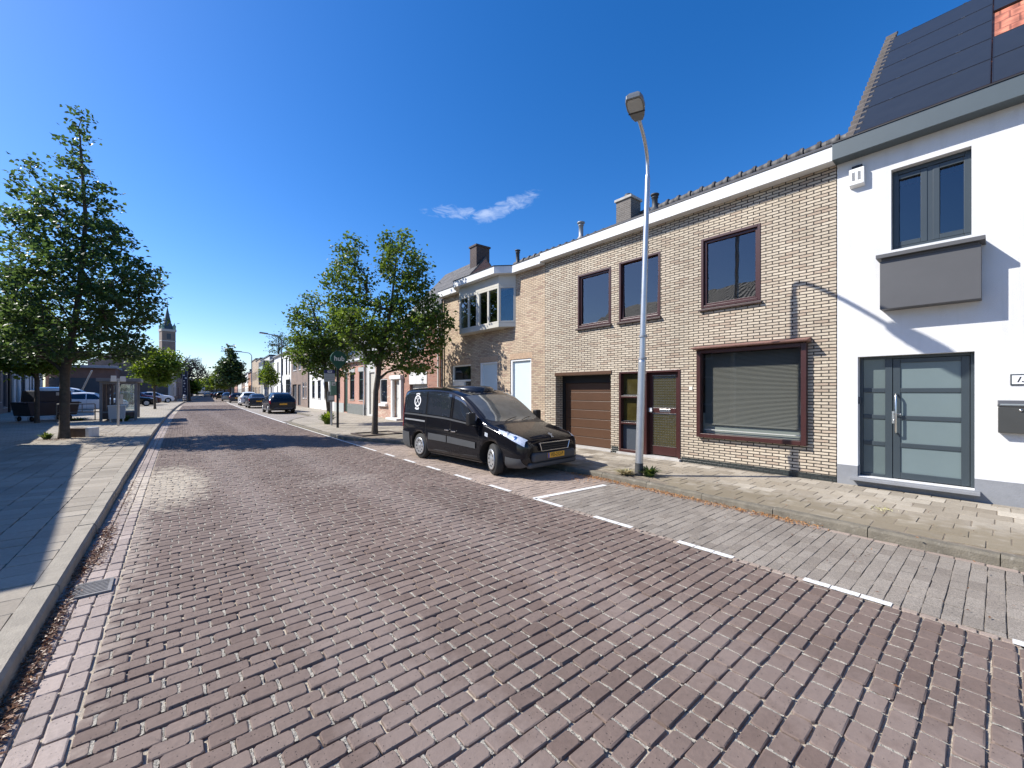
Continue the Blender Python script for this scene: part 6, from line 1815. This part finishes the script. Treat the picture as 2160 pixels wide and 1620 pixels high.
tree('street_tree', 'twin-topped street tree on the right pavement behind the black van', (6.08, 15.1, .1),
     [(-.05, 0, -.1), (.0, 0, 1.6), (.22, 0, 3.2), (.55, 0, 4.6), (.75, 0, 6.4)],
     [(-1.05, 0, 5.6, .85, .8, .7), (-1.1, 0, 6.5, .5, .5, .6), (-.85, 0, 7.1, .26, .26, .45), (.95, 0, 6.3, .95, .9, .8), (.75, 0, 7.2, .5, .5, .5), (1.4, 0, 5.3, .8, .8, .6), (.3, 0, 4.2, 2.0, 1.7, .95), (1.4, 0, 3.6, 1.2, 1.2, .8), (-.2, 0, 3.6, .9, 1.0, .55), (2.1, 0, 4.3, .7, .8, .7), (.1, 0, 2.9, .6, .8, .4), (1.5, -.1, 2.6, .8, .8, .45), (-1.3, 0, 4.4, .7, .8, .5)],
     23, 260, 56, .115, .18, .10, LF1, M_bark, G)
tree('street_tree', 'smaller leaning street tree behind the bus stop sign', (6.22, 21.5, .1),
     [(.12, 0, -.1), (-.05, 0, 1.5), (-.15, 0, 3.0), (-.4, 0, 4.6), (-.85, 0, 6.0)],
     [(-.95, 0, 5.9, .5, .5, .7), (-1.0, 0, 5.2, .8, .7, .6), (-.4, 0, 4.4, 1.5, 1.3, .75), (-.9, 0, 3.6, 1.1, 1.1, .7), (.2, 0, 3.6, 1.2, 1.1, .8), (-.1, 0, 2.7, 1.1, 1.0, .45), (-1.6, 0, 4.0, .5, .5, .4), (.5, 0, 4.9, .5, .5, .4)],
     31, 160, 52, .12, .19, .10, LF1, M_bark, G)
tree('street_tree', 'bright green tree at the left edge behind the dark container', (-4.9, 31.5, .1),
     [(0, 0, -.1), (0, 0, 2.2), (-.2, 0, 4.0), (-.2, 0, 5.4)],
     [(-.6, 0, 3.6, 1.9, 1.6, .85), (-.9, 0, 4.7, 1.8, 1.4, .85), (-.8, 0, 5.7, 1.1, .9, .6), (-.5, 0, 2.9, 1.5, 1.3, .4), (1.0, 0, 3.4, .9, .9, .6), (-1.2, 0, 6.3, .4, .4, .4)], 37, 210, 64, .15, .25, .09, LF2, M_bark, G)
x, y, z = onroad(325, 37)
tree('street_tree', 'thin round-crowned young tree on the left pavement beyond the shelter', (x, y, .1),
     [(.08, 0, -.1), (0, 0, 2.0), (0, 0, 3.6), (.1, 0, 5.2)],
     [(.1, 0, 3.4, 1.7, 1.5, 1.0), (.5, 0, 4.6, 1.3, 1.2, .8), (1.2, 0, 4.0, 1.0, 1.0, .8), (-.6, 0, 4.4, 1.0, 1.0, .6), (.3, 0, 2.6, 1.1, 1.0, .4)], 41, 120, 55, .20, .30, .085, LF2, M_bark, G)
x, y, z = onroad(486, 66)
tree('street_tree', 'tall pointed dark tree between the far parked cars on the right', (x, y, .1), [(0, 0, -.1), (0, 0, 2.2), (-.1, 0, 5.5), (-.2, 0, 8.0)],
     [(0, 0, 3.4, 2.2, 2.0, 1.0), (0, 0, 4.8, 2.1, 1.9, 1.0), (-.1, 0, 6.2, 1.4, 1.3, .9), (-.2, 0, 7.5, .7, .7, .8), (-.2, 0, 8.4, .2, .2, .5), (1.3, 0, 5.6, .5, .5, .7)], 43, 150, 34, .34, .33, .13, LF3, M_barkdk, G)
for k, (u, w, h, lab) in enumerate(((474, 84, 6.4, 'bushy mid green tree just beyond the tall pointed dark tree'), (466, 98, 6.8, 'round tree in the middle of the far right row of trees'), (457, 116, 6.4, 'pale green tree in the far right row'), (449, 138, 6.6, 'dark far tree close to the end of the right row'), (441, 165, 7.2, 'farthest tree at the end of the right row'))):
    x, y, z = onroad(u, w)
    s = h / 6.4
    tree('street_tree', lab, (x, y, 0), [(0, 0, -.1), (0, 0, 2.0 * s), (.1, 0, 5.2 * s)], [(0, 0, 3.6 * s, 2.3 * s, 2.2, 1.2 * s), (.3, 0, 5.0 * s, 1.6 * s, 1.6, 1.0 * s), (-.8, 0, 4.6 * s, 1.2, 1.2, .8), (.1, 0, 6.0 * s, .5, .5, .5)], 50 + k, 70, 34, .46, .42, .12, LF3 if k % 2 else LF2, M_barkdk, G)
for k, (u, w, h, lab) in enumerate(((404, 120, 5.4, 'low green tree behind the bare tree on the left'), (414, 150, 6.0, 'distant green tree left of the lorry'), (421, 190, 8.0, 'distant tree closing the view at the end of the street'), (432, 205, 9.5, 'tallest distant tree closing the view at the end of the street'), (396, 140, 6.5, 'distant green tree just right of the dark banner'))):
    x, y, z = onroad(u, w); s = h / 6.0
    tree('tree', lab, (x, y, 0), [(0, 0, -.1), (0, 0, 1.6 * s), (0, 0, 4.8 * s)], [(0, 0, 3.2 * s, 2.6 * s, 2.4 * s, 1.5 * s), (.8 * s, 0, 4.6 * s, 1.5 * s, 1.5, 1.0 * s), (-1.2 * s, 0, 4.2 * s, 1.3 * s, 1.3, .9 * s), (0, 0, 2.2 * s, 2.2 * s, 2, .8 * s)], 70 + k, 70, 30, .55, .5, .14, LF3 if k % 2 else LF2, M_barkdk, 'distant trees at the end of the street')
x, y, z = onroad(397, 70)
tree('bare_tree', 'large leafless tree beside the white corner house', (x, y, .1), [(0, 0, -.1), (-.1, 0, 2.2), (-.3, 0, 4.0), (-.4, 0, 6.0)],
     [(-.6, 0, 5.6, 1.5, 1.4, 1.4), (1.4, 0, 4.9, 1.6, 1.5, 1.0), (.3, 0, 6.2, 1.5, 1.4, .9), (2.4, 0, 4.2, 1.0, 1.0, .7), (-1.3, 0, 4.6, .8, .8, .8)], 81, 150, 0, .2, .42, .34, bark=M_barkdk, bare=True, twigs=3, mind=.36)
x, y, z = onroad(588, 60)
tree('tree', 'sparse airy tree rising behind the roof of the white two-storey house', (x, y, 0), [(0, 0, -.1), (0, 0, 5), (0, 0, 9.6)], [(0, 0, 9.0, 1.3, 1.3, 1.4), (-.5, 0, 8.0, 1.2, 1.2, .8), (.8, 0, 8.4, .8, .8, .8)], 83, 46, 14, .20, .33, .12, LF3, M_barkdk)
x, y, z = onroad(566, 48)
tree('young_tree', 'small pale green young tree before the grey rendered house', (x, y, .1), [(0, 0, -.1), (0, 0, 2.0), (.1, 0, 4.3)], [(0, 0, 3.4, .85, .8, 1.1), (.5, 0, 2.8, .6, .6, .5), (.1, 0, 4.5, .3, .3, .4)], 87, 50, 30, .20, .22, .04, LF2, M_bark)

def weeds(name, label, loc, n, h, spread, seed, m, cat='plant'):
    r = np.random.default_rng(seed)
    V, F, T, tn = [], [], [], []
    for i in range(n):
        a = r.uniform(0, 6.28); d0 = spread * r.uniform(0, .35); lean = r.uniform(.2, 1.1); L = h * r.uniform(.5, 1.15); w = L * r.uniform(.10, .2)
        ca, sa = math.cos(a), math.sin(a)
        base = np.array([ca * d0, sa * d0, 0.0])
        pts = []
        for k in range(4):
            f = k / 3
            c = base + np.array([ca, sa, 0]) * spread * lean * f * f + np.array([0, 0, L * (f - .35 * lean * f * f)])
            ww = w * (1 - (2 * f - .8) ** 2 * .6) * (1 if k < 3 else .05)
            pts.append((c + np.array([-sa, ca, 0]) * ww, c - np.array([-sa, ca, 0]) * ww))
        k0 = len(V)
        for p, q in pts: V += [p, q]
        for k in range(3):
            F += [k0 + 2 * k, k0 + 2 * k + 1, k0 + 2 * k + 3, k0 + 2 * k + 2]; T.append(4)
        tn += [r.uniform(0, 1)] * 8
    me = np_mesh(name, np.array(V), np.array(F), np.array(T), np.array(tn))
    o = link(name, me, m, None, loc)
    return prop(o, label, cat)
LW = leafmat('weed_leaf', (.05, .10, .02), (.16, .21, .06), .3)
LWd = leafmat('dry_grass', (.22, .20, .10), (.40, .36, .20), .3)
weeds('weed_tuft', 'green leafy weeds growing at the foot of the near lamp post', (6.98, 4.26, .1), 90, .20, .24, 5, LW)
weeds('dry_grass_tuft', 'dry straw coloured grass left of the near lamp post foot', (6.75, 4.62, .1), 120, .12, .22, 6, LWd)
weeds('weed_tuft', 'small yellow green shrub at the foot of the smaller right tree', (6.12, 21.2, .1), 90, .62, .42, 7, LF2)
weeds('weed_tuft', 'weeds growing round the grey bin at the left bus stop', (-1.62, 30.3, .1), 120, .36, .5, 8, LW)
weeds('weed_tuft', 'weeds at the left foot of the large left tree', (-2.95, 20.35, .1), 50, .28, .26, 9, LW)
weeds('dry_grass_tuft', 'strip of rough grass under the bike rail', (-3.6, 32.9, .1), 160, .16, .9, 10, LW)
# ================================================================ STREET FURNITURE
M_galv = mat('galvanised_steel', (.50, .51, .52), .38, .75, var=.10, scale=5)
M_lampgrey = mat('lamp_housing', (.16, .17, .175), .45, .3, var=.06)
M_lampglass = mat('lamp_cover', (.30, .32, .33), .12, var=.08, spec=.7)
def lamp_head(p, direction, parent, L=.66, W=.33):
    d = Vector(direction).normalized(); w = Vector((0, 0, 1)).cross(d).normalized(); u = d.cross(w)
    def pt(a, b, c): return Vector(p) + d * a + w * b + u * c
    prof = [(0, .075), (.12, .125), (.35, .165), (.55, .160), (.66, .125)]
    f = MB(); n = len(prof)
    lo = [pt(a * L / .66, b * W / .33, -.03) for a, b in prof] + [pt(a * L / .66, -b * W / .33, -.03) for a, b in prof[::-1]]
    mid = [pt(a * L / .66, b * W / .33 * 1.03, .03) for a, b in prof] + [pt(a * L / .66, -b * W / .33 * 1.03, .03) for a, b in prof[::-1]]
    hi = [pt((a * .86 + .05) * L / .66, b * W / .33 * .62, .085) for a, b in prof] + [pt((a * .86 + .05) * L / .66, -b * W / .33 * .62, .085) for a, b in prof[::-1]]
    m = 2 * n
    f.add(lo + mid + hi, [tuple(range(m)), tuple(range(2 * m, 3 * m))[::-1]] + [(i, m + i, m + (i + 1) % m, (i + 1) % m) for i in range(m)] + [(m + i, 2 * m + i, 2 * m + (i + 1) % m, m + (i + 1) % m) for i in range(m)])
    h = f.build('lamp_head', M_lampgrey, parent, bev=.008)
    g = MB(); q = [(.29, .125), (.42, .135), (.56, .130), (.625, .100)]
    lo = [pt(a * L / .66, b * W / .33, -.034) for a, b in q] + [pt(a * L / .66, -b * W / .33, -.034) for a, b in q[::-1]]
    g.add(lo, [tuple(range(len(lo)))]); g.build('lamp_glass', M_lampglass, h)
    s = MB()
    a0, a1 = pt(.245 * L / .66, .155 * W / .33, -.035), pt(.245 * L / .66, -.155 * W / .33, -.035)
    b0, b1 = pt(.285 * L / .66, .155 * W / .33, -.035), pt(.285 * L / .66, -.155 * W / .33, -.035)
    s.add([a0, a1, b1, b0], [(0, 1, 2, 3)]); s.build('head_seam', M_black, h)
# near lamp: it leans a little, its arm reaches out over the road
t = thing('street_lamp', 'tall silver street lamp on the kerb in front of the yellow brick house', 'street lamp', (6.88, 4.42, .1), 0, 'street lamps')
def lp(z): return Vector((.0225 * z, -.019 * z, z))
f = MB()
f.tube([lp(0), lp(2.15)], [.072, .070], 20); f.tube([lp(2.15), lp(2.22)], [.070, .058], 20); f.tube([lp(2.22), lp(5.62)], [.058, .046], 20); f.tube([lp(5.62), lp(5.70)], [.046, .036], 20)
f.build('pole', M_galv, t)
f = MB(); f.tube([lp(-.1), lp(.24)], [.078, .076], 20); f.build('base_sleeve', mat('lamp_base_paint', (.05, .05, .05), .8, var=.4, scale=12), t)
f = MB()
for z in (2.2, 2.62): f.tube([lp(z), lp(z + .03)], [.075, .075], 16); f.box(lp(z).x + .07, lp(z).x + .11, lp(z).y - .03, lp(z).y + .02, z, z + .05)
f.box(.0, .04, -.09, -.07, 1.9, 1.96); f.build('clamp', M_grey, t)
top = lp(5.70)
arm = [top, top + Vector((-.005, 0, .16))]
h0 = Vector((6.02, 3.87, 6.225)) - Vector((6.88, 4.42, .1))
c1 = top + Vector((-.02, -.01, .52))
for i in range(1, 13):
    s = i / 12
    arm.append(arm[1] * (1 - s) ** 2 + c1 * 2 * s * (1 - s) + h0 * s * s)
f = MB(); f.tube(arm, .032, 14); f.build('arm', M_galv, t)
lamp_head(h0 - Vector((-.03, -.013, 0)), (-.90, -.40, .035), t, .58, .275)
# the lamps further up
def far_lamp(label, u, w, dr, h=6.6):
    x, y, z = onroad(u, w)
    t = thing('street_lamp', label, 'street lamp', (x, y, .1), 0, 'street lamps')
    f = MB(); f.tube([(0, 0, 0), (0, 0, 2.3), (0, 0, 2.35), (0, 0, h - .6)], [.08, .078, .062, .05], 12); f.build('pole', M_lampgrey, t)
    f = MB(); d = Vector(dr)
    pts = [Vector((0, 0, h - .6))]
    for i in range(1, 9):
        a = math.pi / 2 * i / 8; pts.append(Vector((0, 0, h - .6)) + d * .5 * (1 - math.cos(a)) + Vector((0, 0, .5 * math.sin(a))))
    pts.append(pts[-1] + d * .55 + Vector((0, 0, .05)))
    f.tube(pts, .04, 10); f.build('arm', M_lampgrey, t)
    lamp_head(pts[-1] - d * .03, d + Vector((0, 0, .08)), t, .7, .34)
far_lamp('street lamp behind the nearest dark parked car', 594, 36.5, (-1, 0, 0))
far_lamp('street lamp further up the right side, above the white and dark parked cars', 531, 53, (-1, 0, 0))
far_lamp('street lamp on the left pavement beside the leafless tree', 392, 67, (1, 0, 0))
far_lamp('most distant street lamp on the right, half hidden by the tall pointed tree', 489, 82, (-1, 0, 0))

# bus stop with the green pin sign
M_signgreen = mat('sign_green', (.012, .085, .06), .4, var=.05)
M_signgreen2 = mat('panel_green', (.10, .20, .14), .5, var=.06)
t = thing('hub_sign', 'green pin-shaped sign reading hub on a black post beside the bus stop', 'sign', (5.83, 18.74, .1))
f = MB(); f.tube([(0, 0, 0), (0, 0, 2.75)], .052, 14); f.build('post', M_black, t)
pts = [(.335 * math.cos(R(a)) + .03, 3.02 + .335 * math.sin(R(a))) for a in range(-28, 209, 8)] + [(.03, 2.52)]
f = MB(); f.prism(pts, 'y', -.06, .02); S = f.build('sign_board', M_signgreen, t)
text('sign_text', 'hub', .30, mat('sign_white', (.80, .82, .80), .5), S, (.05, -.0615, 3.02), (R(90), 0, 0), .001, 0, .004)
f = MB(); f.box(-.30, -.055, -.04, .0, 1.42, 2.02); P = f.build('info_panel', M_signgreen2, t, bev=.006)
f = MB(); f.box(-.27, -.10, -.044, -.0405, 1.84, 1.99); f.build('notice', M_pale, P)
f = MB(); f.box(-.20, -.13, -.0465, -.0443, 1.88, 1.92); f.build('notice_mark', M_black, P)
f = MB()
for z in (1.45, 1.97): f.box(-.06, .03, -.03, .01, z, z + .03)
f.build('bracket', M_black, t)
t = thing('bus_stop_sign', 'grey bus stop post with a dark blue headed panel beside the smaller right tree', 'sign', (6.0, 20.2, .1))
f = MB(); f.tube([(0, 0, 0), (0, 0, 2.6)], .05, 12); f.build('post', M_galv, t)
f = MB(); f.box(-.34, .14, -.075, -.052, 2.04, 2.42); f.build('timetable_panel', mat('panel_grey', (.33, .37, .38), .5, var=.06), t, bev=.005)
f = MB(); f.box(-.34, .14, -.078, -.052, 2.425, 2.58); HD = f.build('panel_head', mat('sign_blue', (.015, .03, .12), .4), t, bev=.005)
f = MB(); f.box(-.19, .0, -.081, -.0785, 2.465, 2.545); f.build('bus_mark', mat('sign_white', (.80, .82, .80), .5), HD)
f = MB(); f.box(-.165, -.025, -.083, -.0812, 2.495, 2.525); f.build('bus_mark_windows', mat('sign_blue', (.015, .03, .12), .4), HD)
f = MB(); f.box(-.32, .12, -.0765, -.0755, 2.14, 2.15); f.box(-.32, .12, -.0765, -.0755, 2.24, 2.25); f.build('panel_lines', M_lampgrey, t)
f = MB(); f.box(-.20, .12, -.085, -.052, 1.10, 1.58); LB = f.build('timetable_case', M_lampgrey, t, bev=.006)
f = MB(); f.box(-.16, .09, -.088, -.0855, 1.18, 1.38); f.build('timetable_sheet', M_pale, LB)

# left bus stop
M_wood = mat('weathered_timber', (.12, .085, .065), .85, var=.35, scale=5, bump=.4)
M_shel = mat('shelter_frame', (.26, .24, .22), .7, var=.2, scale=4)
t = thing('bus_shelter', 'weathered grey bus shelter with timber slats on the left pavement', 'bus shelter', (-2.62, 31.0, .1))
f = MB(); w_, l_ = 1.5, 3.4
for x in (0, w_ - .12):
    for y in (0, l_ - .12): f.box(x, x + .12, y, y + .12, 0, 2.12)
f.box(.12, w_ - .12, .02, .10, .42, .50); f.box(.12, w_ - .12, .02, .10, 1.98, 2.12); f.box(.62, .70, .02, .10, .50, 1.98)
f.build_each('frame_post', M_shel, t, bev=.008)
f = MB(); f.box(-.12, w_ + .15, -.15, l_ + .15, 2.121, 2.30); f.build('roof', M_shel, t, bev=.01)
f = MB()
for i in range(17): f.box(.03, .07, .16 + .185 * i, .16 + .185 * i + .15, .15, 2.05)
for i in range(3): f.box(.14 + .15 * i, .25 + .15 * i, .035, .075, .52, 1.97)
f.build('slats', M_wood, t)
f = MB(); f.box(.70, w_ - .12, .05, .058, .50, 1.98); f.box(.14, w_ - .14, l_ - .07, l_ - .062, .5, 1.98); f.build_each('glass_panel', GLASS, t)
f = MB(); f.box(.12, w_ - .12, .03, .09, .08, .42); f.build('lower_panel', M_wood, t)
f = MB(); f.box(.10, .50, .4, l_ - .4, .45, .50); f.box(.25, .32, .6, .7, 0, .449); f.box(.25, .32, l_ - .7, l_ - .6, 0, .449); f.build('bench', M_wood, t)
t = thing('bus_stop_sign', 'slim pale post with two small white panels on top in front of the shelter', 'sign', (-1.58, 26.0, .1))
f = MB(); f.tube([(0, 0, 0), (0, 0, 2.1)], .045, 12); f.build('post', M_galv, t)
f = MB(); f.box(-.26, .26, -.03, .0, 2.02, 2.16); f.build('panel', M_pale, t, bev=.004)
f = MB(); f.box(-.24, -.06, -.05, -.031, 2.05, 2.30); f.box(.06, .25, -.05, -.031, 2.05, 2.28); f.build('sign_plate', M_whitegl, t, bev=.004)
f = MB(); f.box(.06, .16, -.04, .02, 1.0, 1.45); f.build('timetable_case', M_pale, t, bev=.004)
t = thing('litter_bin', 'pale grey rectangular litter bin before the bus shelter', 'bin', (-1.86, 29.8, .1))
f = MB(); f.prism([(-.30, .16), (-.33, .80), (.33, .80), (.30, .16)][::-1], 'y', -.22, .22); f.build('body', M_pale, t, bev=.01)
f = MB(); f.box(-.35, .35, -.24, .24, .801, .86); f.build('rim', M_galv, t, bev=.01)
f = MB(); f.box(-.27, -.21, -.05, .05, 0, .16); f.box(.21, .27, -.05, .05, 0, .16); f.build('feet', M_galv, t)
t = thing('bike_rail', 'low dark metal bike rail in front of the white estate car', 'bike rail', (-4.35, 32.4, .1))
f = MB(); f.tube([(0, 0, .0), (0, 0, .86), (.03, 0, .90), (1.42, 0, .90), (1.45, 0, .86), (1.45, 0, 0)], .025, 10); f.build('hoop', M_lampgrey, t)
f = MB(); f.tube([(.03, 0, .45), (1.42, 0, .45)], .02, 8); f.tube([(.95, 0, .45), (.95, 0, .9)], .018, 8); f.build('cross_bar', M_lampgrey, t)
t = thing('planter_box', 'low brown box with a white end at the foot of the large left tree', 'box', (-2.18, 20.75, .1), -YAW)
f = MB(); f.box(-.42, .30, -.18, .18, 0, .31); f.build('box', M_wood, t, bev=.01)
f = MB(); f.box(.301, .42, -.185, .185, 0, .33); f.build('end_panel', M_white, t, bev=.01)
x, y, z = onroad(98, 22.6)
t = thing('waste_container', 'dark navy wheeled waste container in the shade left of the large tree', 'container', (x, y, .1), R(38))
M_navy = mat('navy_plastic', (.022, .028, .045), .5, var=.12)
f = MB(); f.prism([(-.98, .28), (-1.12, 1.02), (1.12, 1.02), (.98, .28)][::-1], 'y', -.62, .62); f.build('body', M_navy, t, bev=.03)
f = MB(); f.prism([(-.70, 1.021), (-.66, 1.62), (.72, 1.62), (.76, 1.021)][::-1], 'y', -.60, .66); LD = f.build('lid', M_navy, t, bev=.03)
f = MB(); f.box(.05, .46, -.615, -.6005, 1.36, 1.54); f.build('notice', M_pale, LD)
f = MB(); f.tube([(-1.2, -.55, .95), (1.2, -.55, .95)], .035, 10); f.tube([(-1.2, .55, .95), (1.2, .55, .95)], .035, 10); f.build('rim_bar', M_trim, t)
for sx in (-.8, .8):
    for sy in (-.45, .45): wheel(t, sx, sy, .13, .07, 1)
x, y, z = onroad(156, 43); x2, y2, z2 = onroad(194, 43)
f = MB(); f.tube([(0, 0, 0), (x2 - x, y2 - y, 3.75)], .07, 12); f.lathe([(.12, 0), (.12, .03), (0, .03)], 12)
o = f.build('leaning_pole', M_galv, None, (x, y, .1)); prop(o, 'pale grey pole leaning to the right behind the white estate car', 'pole')
x, y, z = onroad(390, 64)
t = thing('advertising_banner', 'tall dark banner with pale marks on the left pavement', 'banner', (x, y, .1), 0)
f = MB(); f.tube([(-.31, 0, 0), (-.31, 0, 4.75)], .04, 10); f.tube([(.31, 0, 0), (.31, 0, 4.75)], .04, 10); f.box(-.31, .31, -.02, .02, 4.705, 4.75); f.build('frame', M_lampgrey, t)
f = MB(); f.box(-.275, .275, -.03, .03, .35, 4.7); BN = f.build('cloth', mat('banner_navy', (.012, .012, .035), .7, var=.1), t, bev=.01)
f = MB(); r = np.random.default_rng(12)
for i in range(9):
    a, z = r.uniform(-.25, .0), .6 + .42 * i; f.box(a, a + r.uniform(.12, .25), -.034, -.0305, z, z + r.uniform(.08, .2))
f.build('pale_marks', M_pale, BN)
x, y, z = onroad(389.5, 60)
t = thing('bollard', 'black and white striped bollard below the dark banner', 'bollard', (x, y, .1))
f = MB(); f.lathe([(.0, 0), (.2, 0), (.2, .95), (.14, 1.02), (0, 1.05)], 16); f.build('post', M_white, t)
f = MB()
for z in (.18, .5, .80): f.lathe([(.203, z), (.205, z + .01), (.205, z + .14), (.203, z + .15)], 16)
f.build('stripes', M_black, t)
# tree pit edging by the near right tree
f = MB(); f.box(-.75, .75, -.62, -.52, 0, .035); f.box(-.75, .75, .52, .62, 0, .035); f.box(-.75, -.65, -.52, .52, 0, .035); f.box(.65, .75, -.52, .52, 0, .035)
o = f.build('tree_pit_edging', mat('rusty_edging', (.07, .05, .04), .8, var=.3), None, (6.1, 15.1, .1)); prop(o, 'low dark edging round the pit of the near right tree', 'edging')
# poster frame fixed on the brick house's neighbour: nothing more; end of scene
